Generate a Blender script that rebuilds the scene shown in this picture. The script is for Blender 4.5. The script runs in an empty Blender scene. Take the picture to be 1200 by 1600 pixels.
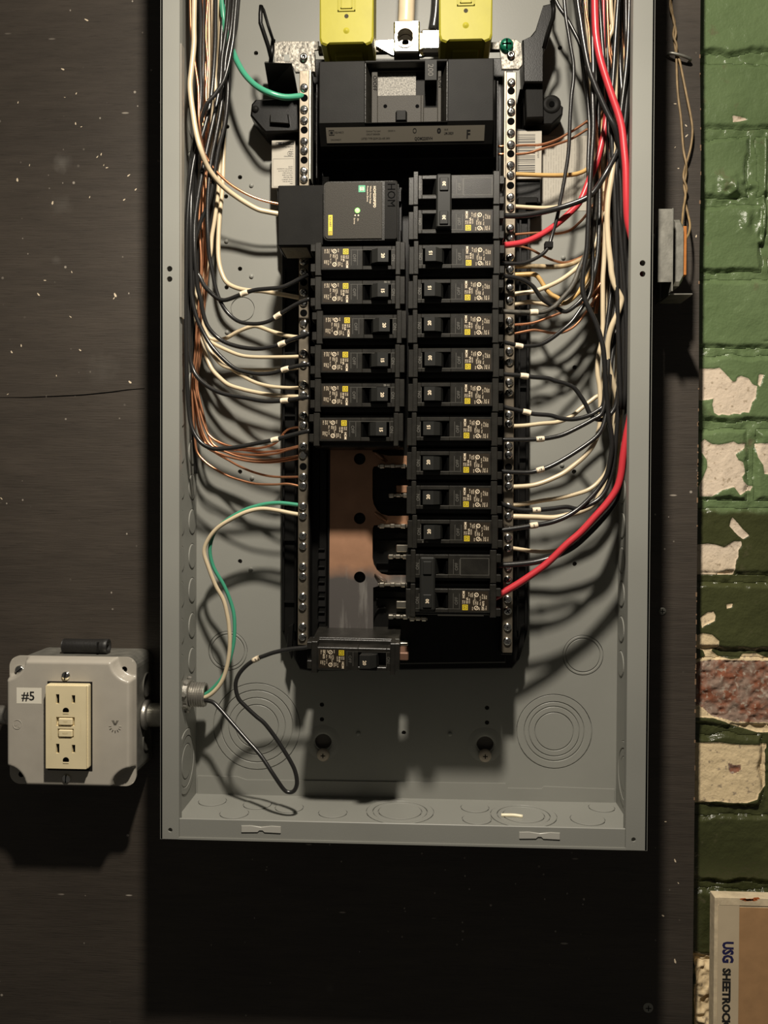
import bpy, bmesh, math, random
import numpy as np
from mathutils import Matrix, Vector

C = bpy.context.scene.collection
SC = bpy.context.scene
MM = 0.001
PI = math.pi
random.seed(7)

# ------------------------------------------------------------------ camera
YAW, PITCH, ROLL = math.radians(2.7625), math.radians(-0.8917), math.radians(0.2625)
CAM = (16.903, -724.009, 257.677)          # millimetres: x right, y into the wall, z up
FPX = 1321.376                             # focal length in pixels of the 1200 x 1600 frame


def cam_axes():
    cy, sy, cp, sp, cr, sr = math.cos(YAW), math.sin(YAW), math.cos(PITCH), math.sin(PITCH), math.cos(ROLL), math.sin(ROLL)
    f = Vector((-sy * cp, cy * cp, sp))
    r = Vector((cy, sy, 0))
    u = r.cross(f)
    return cr * r + sr * u, -sr * r + cr * u, f


AXR, AXU, AXF = cam_axes()
cam_data = bpy.data.cameras.new('camera')
cam = bpy.data.objects.new('camera', cam_data)
C.objects.link(cam)
cam_data.sensor_fit = 'VERTICAL'
cam_data.sensor_height = 24.0
cam_data.sensor_width = 18.0
cam_data.lens = FPX / 1600 * 24.0
cam_data.clip_start = 0.01
m4 = Matrix.Identity(4)
for i in range(3):
    m4[i][0], m4[i][1], m4[i][2], m4[i][3] = AXR[i], AXU[i], -AXF[i], CAM[i] * MM
cam.matrix_world = m4
SC.camera = cam

# ------------------------------------------------------------------ light
SC.view_settings.view_transform = 'Standard'
SC.view_settings.look = 'None'
SC.view_settings.gamma = 1.0
SC.view_settings.use_curve_mapping = False
SC.view_settings.exposure = 0.0
world = bpy.data.worlds.new('dim_room')
SC.world = world
world.use_nodes = True
world.node_tree.nodes['Background'].inputs[0].default_value = (1.0, 0.93, 0.80, 1)
world.node_tree.nodes['Background'].inputs[1].default_value = 0.047
lamp = bpy.data.lights.new('work_lamp', 'POINT')
lamp.energy = 31.0
lamp.color = (1.0, 0.915, 0.785)
lamp.shadow_soft_size = 0.022
# a reflector lamp: like a photometric file, its beam is strongest along its axis and weaker to the sides
lamp.use_nodes = True
lnt = lamp.node_tree
lem = lnt.nodes['Emission']
ltc = lnt.nodes.new('ShaderNodeTexCoord')
lsep = lnt.nodes.new('ShaderNodeSeparateXYZ')
lnt.links.new(ltc.outputs['Normal'], lsep.inputs[0])
lmr = lnt.nodes.new('ShaderNodeMapRange')
lmr.interpolation_type = 'SMOOTHSTEP'
lmr.inputs['From Min'].default_value = 0.62
lmr.inputs['From Max'].default_value = 1.0
lmr.inputs['To Min'].default_value = 0.55
lmr.inputs['To Max'].default_value = 1.35
lmul = lnt.nodes.new('ShaderNodeMath')
lmul.operation = 'MULTIPLY'
lmul.inputs[1].default_value = -1.0
lnt.links.new(lsep.outputs['Z'], lmul.inputs[0])
lnt.links.new(lmul.outputs[0], lmr.inputs['Value'])
lnt.links.new(lmr.outputs['Result'], lem.inputs['Strength'])
lamp_o = bpy.data.objects.new('work_lamp', lamp)
C.objects.link(lamp_o)
LAMP = Vector((14, -506, 843)) * MM
lamp_o.location = LAMP
aim = Vector((-90, 0, -420)) * MM
lamp_o.rotation_euler = (aim - LAMP).to_track_quat('-Z', 'Y').to_euler()


def at(px, py, D):
    """the point (millimetres, as x, D, z) that a pixel of the photograph shows at depth D in front of the backboard"""
    d = AXR * ((px - 600) / FPX) - AXU * ((py - 800) / FPX) + AXF
    t = (-D - CAM[1]) / d.y
    return (CAM[0] + t * d.x, D, CAM[2] + t * d.z)


# ------------------------------------------------------------------ materials
def lin(c):
    return tuple((v / 255 / 12.92) if v / 255 <= 0.04045 else ((v / 255 + 0.055) / 1.055) ** 2.4 for v in c)


def mat(name, col, rough=0.5, metal=0.0, bump=0.0, bscale=400.0, vary=0.0, vscale=60.0, spec=0.5, emit=None, stretch=None):
    m = bpy.data.materials.new(name)
    m.use_nodes = True
    nt = m.node_tree
    b = nt.nodes['Principled BSDF']
    b.inputs['Base Color'].default_value = (*col, 1)
    b.inputs['Roughness'].default_value = rough
    b.inputs['Metallic'].default_value = metal
    b.inputs['Specular IOR Level'].default_value = spec
    if emit:
        b.inputs['Emission Color'].default_value = (*emit[0], 1)
        b.inputs['Emission Strength'].default_value = emit[1]
    tc = nt.nodes.new('ShaderNodeTexCoord')
    src = tc.outputs['Object']
    if stretch:
        mp = nt.nodes.new('ShaderNodeMapping')
        mp.inputs['Scale'].default_value = stretch
        nt.links.new(src, mp.inputs['Vector'])
        src = mp.outputs['Vector']
    if vary:
        n = nt.nodes.new('ShaderNodeTexNoise')
        n.inputs['Scale'].default_value = vscale
        n.inputs['Detail'].default_value = 4
        nt.links.new(src, n.inputs['Vector'])
        r = nt.nodes.new('ShaderNodeMapRange')
        r.inputs['From Min'].default_value = 0.3
        r.inputs['From Max'].default_value = 0.7
        r.inputs['To Min'].default_value = 1 - vary
        r.inputs['To Max'].default_value = 1 + vary
        nt.links.new(n.outputs['Fac'], r.inputs['Value'])
        mx = nt.nodes.new('ShaderNodeVectorMath')
        mx.operation = 'SCALE'
        mx.inputs[0].default_value = col
        nt.links.new(r.outputs['Result'], mx.inputs['Scale'])
        nt.links.new(mx.outputs[0], b.inputs['Base Color'])
    if bump:
        n = nt.nodes.new('ShaderNodeTexNoise')
        n.inputs['Scale'].default_value = bscale
        n.inputs['Detail'].default_value = 3
        nt.links.new(src, n.inputs['Vector'])
        bp = nt.nodes.new('ShaderNodeBump')
        bp.inputs['Strength'].default_value = bump
        bp.inputs['Distance'].default_value = 0.0006
        nt.links.new(n.outputs['Fac'], bp.inputs['Height'])
        nt.links.new(bp.outputs['Normal'], b.inputs['Normal'])
    return m


M = {}
M['grey_paint'] = mat('grey_enamel', (0.238, 0.238, 0.214), 0.42, 0, 0.05, 900, 0.05, 12, 0.3)
M['black_plastic'] = mat('black_plastic', (0.0048, 0.0046, 0.0042), 0.36, 0, 0.12, 1500, 0.25, 80, 0.25)
M['breaker_black'] = mat('breaker_black', (0.0135, 0.0125, 0.0103), 0.33, 0, 0.15, 1800, 0.3, 120, 0.40)
M['toggle_black'] = mat('toggle_black', (0.017, 0.017, 0.0155), 0.42, spec=0.2)
M['device_grey'] = mat('device_charcoal', (0.0095, 0.0091, 0.0083), 0.5, 0, 0.1, 1500, 0.15, 60, 0.06)
M['matte_black'] = mat('matte_black', (0.006, 0.0055, 0.005), 0.8, spec=0.2)
M['hole'] = mat('hole_dark', (0.003, 0.003, 0.003), 0.9, spec=0.0)
M['speckle'] = mat('speckled_grey_cover', (0.030, 0.027, 0.022), 0.55, 0, 0.2, 1500, 0.35, 1500, 0.15)
M['print_white'] = mat('white_print', lin((222, 205, 178)), 0.6)
M['print_black'] = mat('black_print', (0.015, 0.014, 0.013), 0.6)
M['print_grey'] = mat('grey_print', (0.09, 0.085, 0.072), 0.6)
M['print_faint'] = mat('faint_grey_print', (0.30, 0.28, 0.24), 0.7)
M['label_brown'] = mat('label_brown', (0.020, 0.0145, 0.009), 0.35)
M['logo_yellow'] = mat('logo_yellow', lin((214, 190, 40)), 0.5)
M['cover_yellow'] = mat('yellow_plastic', (0.285, 0.255, 0.024), 0.45, 0, 0.05, 300, 0.05, 60, 0.15)
M['paper'] = mat('label_paper', (0.40, 0.37, 0.31), 0.7, 0, 0, 1, 0.04, 80)
M['zinc'] = mat('zinc_spangle', (0.20, 0.185, 0.157), 0.5, 0.5, 0.6, 420, 0.75, 420)
M['window'] = mat('window_speckle', (0.12, 0.112, 0.095), 0.6, 0.2, 0.4, 700, 0.7, 900)
M['dull_copper'] = mat('dull_copper', (0.16, 0.085, 0.055), 0.6, 0.4)
M['alu'] = mat('bar_aluminium', (0.21, 0.178, 0.135), 0.36, 0.75, 0.06, 300, 0.15, 200)
M['screw'] = mat('zinc_screw', (0.70, 0.69, 0.66), 0.18, 1.0)
M['old_screw'] = mat('old_screw', (0.42, 0.36, 0.29), 0.45, 0.25)
M['bright'] = mat('bright_lug', (0.85, 0.80, 0.70), 0.22, 1.0)
M['tin'] = mat('tinned_finger', (0.70, 0.65, 0.55), 0.30, 1.0, 0.2, 500)
M['galv'] = mat('galvanised_steel', (0.33, 0.32, 0.28), 0.42, 0.7, 0.12, 600, 0.25, 120)
M['fitting'] = mat('die_cast_fitting', (0.42, 0.40, 0.36), 0.35, 0.8, 0.2, 700, 0.2, 150)
M['box_grey'] = mat('outlet_box_steel', (0.41, 0.378, 0.322), 0.30, 0.0, 0.04, 900, 0.05, 60)
M['ivory'] = mat('ivory_plastic', lin((226, 211, 172)), 0.33, 0, 0.03, 500, 0.04, 60)
M['ins_white'] = mat('white_insulation', lin((203, 186, 155)), 0.32, 0, 0.05, 300, 0.08, 60)
M['ins_tan'] = mat('tan_insulation', lin((186, 150, 92)), 0.4, 0, 0.1, 300, 0.15, 80)
M['ins_black'] = mat('black_insulation', (0.017, 0.0165, 0.016), 0.27, 0, 0.08, 500)
M['ins_dusty'] = mat('dusty_black_insulation', (0.055, 0.050, 0.040), 0.6, 0, 0.4, 500, 0.6, 220)
M['ins_red'] = mat('red_insulation', lin((188, 52, 60)), 0.32, 0, 0.04, 300)
M['ins_green'] = mat('green_insulation', lin((66, 146, 116)), 0.3, 0, 0.04, 300)
M['copper'] = mat('bare_copper', (0.62, 0.285, 0.15), 0.3, 0.85, 0.05, 300, 0.15, 120)
M['orange_board'] = mat('orange_board', lin((176, 108, 44)), 0.55, 0, 0.1, 400, 0.1, 200)
M['low_volt'] = mat('old_bell_wire', lin((148, 124, 88)), 0.5, 0, 0.2, 400, 0.25, 150)
M['rubber'] = mat('black_rubber', (0.013, 0.012, 0.011), 0.5, 0, 0.3, 500)
M['green_screw'] = mat('green_screw', lin((26, 104, 78)), 0.2, 0.4)
M['led'] = mat('green_led', (0.1, 0.9, 0.1), 0.3, emit=((0.30, 1.0, 0.16), 3.0))
M['logo_green'] = mat('logo_green', lin((60, 150, 110)), 0.5)
M['offcut'] = mat('cream_offcut', lin((236, 226, 196)), 0.4)
M['gyp_brown'] = mat('brown_kraft_paper', lin((176, 136, 94)), 0.75, 0, 0.1, 200, 0.08, 90)
M['gyp_tape'] = mat('cream_end_tape', lin((204, 186, 156)), 0.65, 0, 0.05, 200, 0.06, 40)
M['gyp_edge'] = mat('cream_board_edge', lin((214, 196, 164)), 0.8, 0, 0.3, 300, 0.18, 120)
M['ink_blue'] = mat('navy_ink', lin((34, 32, 78)), 0.6)
M['stain'] = mat('orange_stain', lin((186, 98, 48)), 0.7, 0, 0, 1, 0.3, 150)


def copper_bus_material():
    m = mat('bus_copper', (0.46, 0.25, 0.15), 0.42, 0.5, 0.10, 140, 0.12, 60)
    nt = m.node_tree
    b = nt.nodes['Principled BSDF']
    old = b.inputs['Base Color'].links[0].from_socket
    geo = nt.nodes.new('ShaderNodeNewGeometry')
    sep = nt.nodes.new('ShaderNodeSeparateXYZ')
    nt.links.new(geo.outputs['Position'], sep.inputs[0])
    n = nt.nodes.new('ShaderNodeTexNoise')
    n.inputs['Scale'].default_value = 70
    tc = nt.nodes.new('ShaderNodeTexCoord')
    nt.links.new(tc.outputs['Object'], n.inputs['Vector'])
    ad = nt.nodes.new('ShaderNodeMath')
    ad.operation = 'MULTIPLY_ADD'
    ad.inputs[1].default_value = 0.012
    nt.links.new(n.outputs['Fac'], ad.inputs[0])
    nt.links.new(sep.outputs['Z'], ad.inputs[2])
    r = nt.nodes.new('ShaderNodeMapRange')
    zt = at(545, 893, 42)[2] * MM + 0.006
    r.inputs['From Min'].default_value = zt - 0.006
    r.inputs['From Max'].default_value = zt + 0.006
    r.inputs['To Min'].default_value = 1
    r.inputs['To Max'].default_value = 0
    nt.links.new(ad.outputs[0], r.inputs['Value'])
    mx = nt.nodes.new('ShaderNodeMix')
    mx.data_type = 'RGBA'
    mx.inputs['B'].default_value = (0.125, 0.113, 0.106, 1)
    nt.links.new(r.outputs['Result'], mx.inputs['Factor'])
    nt.links.new(old, mx.inputs['A'])
    # scratches and flux runs on the tinned foot
    mp = nt.nodes.new('ShaderNodeMapping')
    mp.inputs['Scale'].default_value = (1.0, 1.0, 0.12)
    nt.links.new(tc.outputs['Object'], mp.inputs['Vector'])
    n2 = nt.nodes.new('ShaderNodeTexNoise')
    n2.inputs['Scale'].default_value = 160
    n2.inputs['Detail'].default_value = 5
    nt.links.new(mp.outputs['Vector'], n2.inputs['Vector'])
    r2 = nt.nodes.new('ShaderNodeMapRange')
    r2.inputs['From Min'].default_value = 0.56
    r2.inputs['From Max'].default_value = 0.70
    r2.inputs['To Max'].default_value = 0.55
    nt.links.new(n2.outputs['Fac'], r2.inputs['Value'])
    f2 = nt.nodes.new('ShaderNodeMath')
    f2.operation = 'MULTIPLY'
    nt.links.new(r2.outputs['Result'], f2.inputs[0])
    nt.links.new(r.outputs['Result'], f2.inputs[1])
    mx2 = nt.nodes.new('ShaderNodeMix')
    mx2.data_type = 'RGBA'
    mx2.inputs['B'].default_value = (0.36, 0.34, 0.31, 1)
    nt.links.new(f2.outputs[0], mx2.inputs['Factor'])
    nt.links.new(mx.outputs['Result'], mx2.inputs['A'])
    nt.links.new(mx2.outputs['Result'], b.inputs['Base Color'])
    return m


M['bus'] = copper_bus_material()


def plywood_material():
    m = bpy.data.materials.new('black_painted_plywood')
    m.use_nodes = True
    nt = m.node_tree
    L = nt.links.new
    b = nt.nodes['Principled BSDF']
    b.inputs['Roughness'].default_value = 0.5
    tc = nt.nodes.new('ShaderNodeTexCoord')

    def noise(scale, vec, detail=4):
        mp = nt.nodes.new('ShaderNodeMapping')
        mp.inputs['Scale'].default_value = vec
        L(tc.outputs['Object'], mp.inputs['Vector'])
        n = nt.nodes.new('ShaderNodeTexNoise')
        n.inputs['Scale'].default_value = scale
        n.inputs['Detail'].default_value = detail
        L(mp.outputs['Vector'], n.inputs['Vector'])
        return n.outputs['Fac'], mp.outputs['Vector']

    def ramp(src, a, c, lo, hi):
        r = nt.nodes.new('ShaderNodeMapRange')
        r.inputs['From Min'].default_value = a
        r.inputs['From Max'].default_value = c
        r.inputs['To Min'].default_value = lo
        r.inputs['To Max'].default_value = hi
        L(src, r.inputs['Value'])
        return r.outputs['Result']

    g1, _ = noise(30, (1.0, 1, 9.0))
    g2, _ = noise(90, (0.7, 1, 16.0), 6)
    big, _ = noise(9, (1, 1, 2.2))
    mul = nt.nodes.new('ShaderNodeMath'); mul.operation = 'MULTIPLY'
    L(ramp(g1, 0.3, 0.7, 0.88, 1.12), mul.inputs[0]); L(ramp(big, 0.3, 0.7, 0.86, 1.14), mul.inputs[1])
    mul2 = nt.nodes.new('ShaderNodeMath'); mul2.operation = 'MULTIPLY'
    L(mul.outputs[0], mul2.inputs[0]); L(ramp(g2, 0.28, 0.42, 0.7, 1.0), mul2.inputs[1])
    col = nt.nodes.new('ShaderNodeVectorMath'); col.operation = 'SCALE'
    col.inputs[0].default_value = (0.049, 0.0395, 0.031)
    L(mul2.outputs[0], col.inputs['Scale'])
    # flecks of paint and short scratches
    out = col.outputs[0]
    for scale, vec, thr, keep in ((95, (1, 1, 1), 0.13, 0.90), (60, (0.45, 1, 1.9), 0.10, 0.88), (210, (1, 1, 0.8), 0.17, 0.93)):
        mp = nt.nodes.new('ShaderNodeMapping'); mp.inputs['Scale'].default_value = vec
        mp.inputs['Rotation'].default_value = (0, 0.5 * vec[2], 0)
        L(tc.outputs['Object'], mp.inputs['Vector'])
        v = nt.nodes.new('ShaderNodeTexVoronoi'); v.inputs['Scale'].default_value = scale
        L(mp.outputs['Vector'], v.inputs['Vector'])
        near = ramp(v.outputs['Distance'], thr * 0.6, thr, 1, 0)
        sp = nt.nodes.new('ShaderNodeSeparateColor'); L(v.outputs['Color'], sp.inputs[0])
        k = ramp(sp.outputs[0], keep, keep + 0.01, 0, 1)
        patch, _ = noise(14, (1, 1, 1), 2)
        pk = ramp(patch, 0.48, 0.56, 0, 1)
        a1 = nt.nodes.new('ShaderNodeMath'); a1.operation = 'MULTIPLY'; L(near, a1.inputs[0]); L(k, a1.inputs[1])
        a2 = nt.nodes.new('ShaderNodeMath'); a2.operation = 'MULTIPLY'; L(a1.outputs[0], a2.inputs[0]); L(pk, a2.inputs[1])
        mx = nt.nodes.new('ShaderNodeMix'); mx.data_type = 'RGBA'
        mx.inputs['B'].default_value = (0.34, 0.30, 0.25, 1)
        L(a2.outputs[0], mx.inputs['Factor']); L(out, mx.inputs['A'])
        out = mx.outputs['Result']
    # rubbed chalky smears left on the paint
    for px, py, rad, k in ((96, 253, 0.011, 0.16), (88, 407, 0.006, 0.10), (95, 320, 0.013, 0.05), (160, 575, 0.02, 0.04), (515, 1545, 0.006, 0.05)):
        c = at(px, py, 0)
        d = nt.nodes.new('ShaderNodeVectorMath'); d.operation = 'DISTANCE'
        geo = nt.nodes.new('ShaderNodeNewGeometry'); L(geo.outputs['Position'], d.inputs[0])
        d.inputs[1].default_value = (c[0] * MM, 0, c[2] * MM)
        ad = nt.nodes.new('ShaderNodeMath'); ad.operation = 'MULTIPLY_ADD'; ad.inputs[1].default_value = rad * 1.3
        nn, _ = noise(120, (1, 1, 0.6)); L(nn, ad.inputs[0]); L(d.outputs['Value'], ad.inputs[2])
        mx = nt.nodes.new('ShaderNodeMix'); mx.data_type = 'RGBA'; mx.inputs['B'].default_value = (0.5, 0.47, 0.42, 1)
        L(ramp(ad.outputs[0], rad * 0.5, rad * 1.5, k, 0), mx.inputs['Factor']); L(out, mx.inputs['A'])
        out = mx.outputs['Result']
    L(out, b.inputs['Base Color'])
    bp = nt.nodes.new('ShaderNodeBump'); bp.inputs['Strength'].default_value = 0.35; bp.inputs['Distance'].default_value = 0.0008
    L(g2, bp.inputs['Height']); L(bp.outputs['Normal'], b.inputs['Normal'])
    return m


M['plywood'] = plywood_material()


BAND = at(1150, 797, -30)[2] * MM + 0.003


def brick_material():
    m = bpy.data.materials.new('peeling_green_brick')
    m.use_nodes = True
    nt = m.node_tree
    L = nt.links.new
    b = nt.nodes['Principled BSDF']
    tc = nt.nodes.new('ShaderNodeTexCoord')

    def noise(scale, detail=4):
        n = nt.nodes.new('ShaderNodeTexNoise'); n.inputs['Scale'].default_value = scale; n.inputs['Detail'].default_value = detail
        L(tc.outputs['Object'], n.inputs['Vector'])
        return n.outputs['Fac']

    def ramp(src, a, c, lo=0, hi=1):
        r = nt.nodes.new('ShaderNodeMapRange')
        r.inputs['From Min'].default_value = a; r.inputs['From Max'].default_value = c
        r.inputs['To Min'].default_value = lo; r.inputs['To Max'].default_value = hi
        L(src, r.inputs['Value'])
        return r.outputs['Result']

    def mix(f, a, c):
        x = nt.nodes.new('ShaderNodeMix'); x.data_type = 'RGBA'
        L(f, x.inputs['Factor'])
        for s, v in (('A', a), ('B', c)):
            if isinstance(v, tuple): x.inputs[s].default_value = (*v, 1)
            else: L(v, x.inputs[s])
        return x.outputs['Result']

    def attr(name):
        a = nt.nodes.new('ShaderNodeAttribute'); a.attribute_name = name
        return a.outputs['Fac']

    def plus(a, c, k):
        x = nt.nodes.new('ShaderNodeMath'); x.operation = 'MULTIPLY_ADD'
        L(c, x.inputs[0]); x.inputs[1].default_value = k; L(a, x.inputs[2])
        return x.outputs[0]

    fine = noise(420, 5)
    geo = nt.nodes.new('ShaderNodeNewGeometry'); sp = nt.nodes.new('ShaderNodeSeparateXYZ'); L(geo.outputs['Position'], sp.inputs[0])
    big = noise(16)
    # an old two-tone scheme: mid green above, dark olive below the band line
    line = ramp(plus(sp.outputs['Z'], noise(40), 0.012), BAND, BAND + 0.006)
    green = mix(line, mix(ramp(big, 0.3, 0.7), (0.046, 0.051, 0.019), (0.064, 0.070, 0.027)), mix(ramp(big, 0.3, 0.7), (0.124, 0.180, 0.078), (0.158, 0.222, 0.102)))
    green = mix(ramp(noise(45, 6), 0.64, 0.76), green, (0.150, 0.130, 0.075))
    cream = mix(ramp(sp.outputs['Z'], 0.13, 0.22), (0.80, 0.63, 0.38), (0.74, 0.61, 0.47))
    cream = mix(ramp(noise(260, 6), 0.58, 0.70), cream, (0.40, 0.31, 0.21))
    raw = mix(ramp(noise(80, 6), 0.42, 0.62), (0.27, 0.185, 0.14), (0.25, 0.085, 0.042))
    raw = mix(ramp(noise(300, 5), 0.55, 0.68), raw, (0.42, 0.34, 0.27))
    pe = plus(attr('peel'), fine, 0.8)
    peel = ramp(pe, 0.30, 0.45)
    lip = ramp(pe, 0.0, 0.30)
    rawf = ramp(plus(attr('raw'), fine, 3.0), 1.2, 1.8)
    under = mix(rawf, cream, raw)
    L(mix(peel, green, under), b.inputs['Base Color'])
    L(ramp(peel, 0, 1, 0.24, 0.85), b.inputs['Roughness'])
    hs = nt.nodes.new('ShaderNodeMath'); hs.operation = 'MULTIPLY_ADD'
    L(noise(110, 5), hs.inputs[0]); hs.inputs[1].default_value = 1.6; L(fine, hs.inputs[2])
    bp = nt.nodes.new('ShaderNodeBump'); bp.inputs['Strength'].default_value = 0.55; bp.inputs['Distance'].default_value = 0.0009
    L(hs.outputs[0], bp.inputs['Height']); L(bp.outputs['Normal'], b.inputs['Normal'])
    return m


M['brick'] = brick_material()


# ------------------------------------------------------------------ mesh building
class MB:
    """collects shapes in millimetres (x, D towards the room, z up); build() links them as ONE mesh object"""

    def __init__(self):
        self.v, self.f, self.mi, self.sm = [], [], [], []

    def add(self, verts, faces, m=0, smooth=False):
        o = len(self.v)
        self.v += [(p[0], -p[1], p[2]) for p in verts]
        for f in faces:
            self.f.append(tuple(i + o for i in f)); self.mi.append(m); self.sm.append(smooth)
        return self

    def box(self, x0, x1, d0, d1, z0, z1, m=0, b=0.0):
        x0, x1 = min(x0, x1), max(x0, x1); d0, d1 = min(d0, d1), max(d0, d1); z0, z1 = min(z0, z1), max(z0, z1)
        if b <= 0:
            v = [(x, d, z) for x in (x0, x1) for d in (d0, d1) for z in (z0, z1)]
            return self.add(v, [(0, 1, 3, 2), (4, 6, 7, 5), (0, 4, 5, 1), (2, 3, 7, 6), (0, 2, 6, 4), (1, 5, 7, 3)], m)
        b = min(b, (x1 - x0) / 2.01, (d1 - d0) / 2.01, (z1 - z0) / 2.01)
        lo, hi = (x0, d0, z0), (x1, d1, z1)
        v, idx = [], {}
        for c in range(8):
            s = [(c >> k) & 1 for k in range(3)]
            for ax in range(3):
                p = [(hi[k] - b if s[k] else lo[k] + b) for k in range(3)]
                p[ax] = hi[ax] if s[ax] else lo[ax]
                idx[(tuple(s), ax)] = len(v); v.append(tuple(p))
        f = []
        for ax in range(3):
            k1, k2 = [k for k in range(3) if k != ax]
            for s in (0, 1):
                q = []
                for a, c in ((0, 0), (1, 0), (1, 1), (0, 1)):
                    t = [0, 0, 0]; t[ax] = s; t[k1] = a; t[k2] = c
                    q.append(idx[(tuple(t), ax)])
                f.append(tuple(q))
            for a in (0, 1):
                for c in (0, 1):
                    t0 = [0, 0, 0]; t0[k1] = a; t0[k2] = c; t1 = list(t0); t1[ax] = 1
                    t0, t1 = tuple(t0), tuple(t1)
                    f.append((idx[(t0, k1)], idx[(t1, k1)], idx[(t1, k2)], idx[(t0, k2)]))
        for c in range(8):
            s = tuple((c >> k) & 1 for k in range(3))
            f.append((idx[(s, 0)], idx[(s, 1)], idx[(s, 2)]))
        return self.add(v, f, m)

    def prism(self, poly, d0, d1, m=0, inset=0.0):
        """polygon of (x, z) points pushed from depth d0 to d1, the front edge drawn in by inset"""
        n = len(poly)
        cx = sum(p[0] for p in poly) / n; cz = sum(p[1] for p in poly) / n
        v = [(x, d0, z) for x, z in poly]
        f = [tuple(range(n))]
        rings = [d1] if not inset else [d1 - inset, d1]
        for k, d in enumerate(rings):
            if inset and k == 1:
                ring = []
                for x, z in poly:
                    L = math.hypot(x - cx, z - cz) or 1
                    s = 1 - inset * 1.2 / L
                    ring.append((cx + (x - cx) * s, d, cz + (z - cz) * s))
            else:
                ring = [(x, d, z) for x, z in poly]
            o = len(v); v += ring
            f += [(o - n + i, o - n + (i + 1) % n, o + (i + 1) % n, o + i) for i in range(n)]
        f.append(tuple(range(len(v) - n, len(v))))
        return self.add(v, f, m)

    def hull(self, back, front, m=0):
        """loft between two polygons of (x, D, z) points with equal counts, both ends closed"""
        n = len(back)
        return self.add(list(back) + list(front), [tuple(range(n)), tuple(range(n, 2 * n))] +
                        [(i, (i + 1) % n, n + (i + 1) % n, n + i) for i in range(n)], m)

    def lathe(self, c, axis, prof, n=24, m=0, smooth=True, cap=True):
        """profile of (radius, height) turned about the axis 'x', 'd' or 'z' through c"""
        v = []
        for r, h in prof:
            for k in range(n):
                a = 2 * PI * k / n
                p, q = r * math.cos(a), r * math.sin(a)
                v.append({'d': (c[0] + p, c[1] + h, c[2] + q), 'x': (c[0] + h, c[1] + p, c[2] + q), 'z': (c[0] + p, c[1] + q, c[2] + h)}[axis])
        f = []
        for j in range(len(prof) - 1):
            f += [(j * n + i, j * n + (i + 1) % n, (j + 1) * n + (i + 1) % n, (j + 1) * n + i) for i in range(n)]
        self.add(v, f, m, smooth)
        if cap:
            o = len(self.v) - len(v)
            for j in (0, len(prof) - 1):
                if prof[j][0] > 1e-6:
                    self.f.append(tuple(o + j * n + i for i in range(n))); self.mi.append(m); self.sm.append(False)
        return self

    def tube(self, pts, r, n=8, m=0):
        P = [Vector(p) for p in pts]
        v = []
        t = (P[1] - P[0]).normalized()
        nv = t.orthogonal().normalized()
        for i, p in enumerate(P):
            t2 = (P[min(i + 1, len(P) - 1)] - P[max(i - 1, 0)])
            t2 = t2.normalized() if t2.length > 1e-9 else t
            nv = (nv - t2 * nv.dot(t2)).normalized()
            bn = t2.cross(nv)
            rr = r[i] if isinstance(r, (list, tuple)) else r
            for k in range(n):
                a = 2 * PI * k / n
                q = p + (nv * math.cos(a) + bn * math.sin(a)) * rr
                v.append(tuple(q))
            t = t2
        N = len(P)
        f = [(i * n + k, i * n + (k + 1) % n, (i + 1) * n + (k + 1) % n, (i + 1) * n + k) for i in range(N - 1) for k in range(n)]
        self.add(v, f, m, True)
        o = len(self.v) - len(v)
        for s in (0, (N - 1) * n):
            self.f.append(tuple(o + s + k for k in range(n))); self.mi.append(m); self.sm.append(False)
        return self

    def quad(self, pts, m=0):
        return self.add(pts, [tuple(range(len(pts)))], m)

    def rect(self, x0, x1, z0, z1, D, m=0):
        return self.quad([(x0, D, z0), (x1, D, z0), (x1, D, z1), (x0, D, z1)], m)

    def ring(self, cx, cz, r0, r1, D, m=0, n=24):
        v = [(cx + r * math.cos(2 * PI * k / n), D, cz + r * math.sin(2 * PI * k / n)) for r in (r0, r1) for k in range(n)]
        return self.add(v, [(k, (k + 1) % n, n + (k + 1) % n, n + k) for k in range(n)], m)

    def frame(self, x0, x1, z0, z1, w, D, m=0):
        self.rect(x0, x1, z1 - w, z1, D, m); self.rect(x0, x1, z0, z0 + w, D, m)
        self.rect(x0, x0 + w, z0 + w, z1 - w, D, m); self.rect(x1 - w, x1, z0 + w, z1 - w, D, m)
        return self

    def text(self, s, x, z, D, h, rot=0.0, m=0, align='c', bold=0.0, wscale=1.0, tilt=0.0):
        """flat lettering with capitals h high; rot in degrees in the plane of the wall; align l, c or r"""
        vs, fs, w = glyphs(s, bold)
        k = h / 0.72
        off = {'l': 0, 'c': -w / 2, 'r': -w}[align]
        a = math.radians(rot); ca, sa = math.cos(a), math.sin(a)
        out = []
        for u, v in vs:
            u = (u + off) * k * wscale + tilt * v * k; v = v * k - h / 2
            out.append((x + u * ca - v * sa, D, z + u * sa + v * ca))
        return self.add(out, fs, m)

    def build(self, name, mats, parent=None, shift=None, smooth_all=None):
        """shift: take the coordinates relative to this point; with a parent whose coordinates are global, to the parent's base"""
        me = bpy.data.meshes.new(name)
        if shift is None:
            shift = parent.get('base', (0, 0, 0)) if parent else (0, 0, 0)
        v = [((x - shift[0]) * MM, (y + shift[1]) * MM, (z - shift[2]) * MM) for x, y, z in self.v]
        me.from_pydata(v, [], self.f)
        for m in (mats if isinstance(mats, (list, tuple)) else [mats]):
            me.materials.append(M[m] if isinstance(m, str) else m)
        me.polygons.foreach_set('material_index', self.mi)
        me.polygons.foreach_set('use_smooth', [smooth_all if smooth_all is not None else s for s in self.sm])
        me.update()
        o = bpy.data.objects.new(name, me)
        C.objects.link(o)
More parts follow.
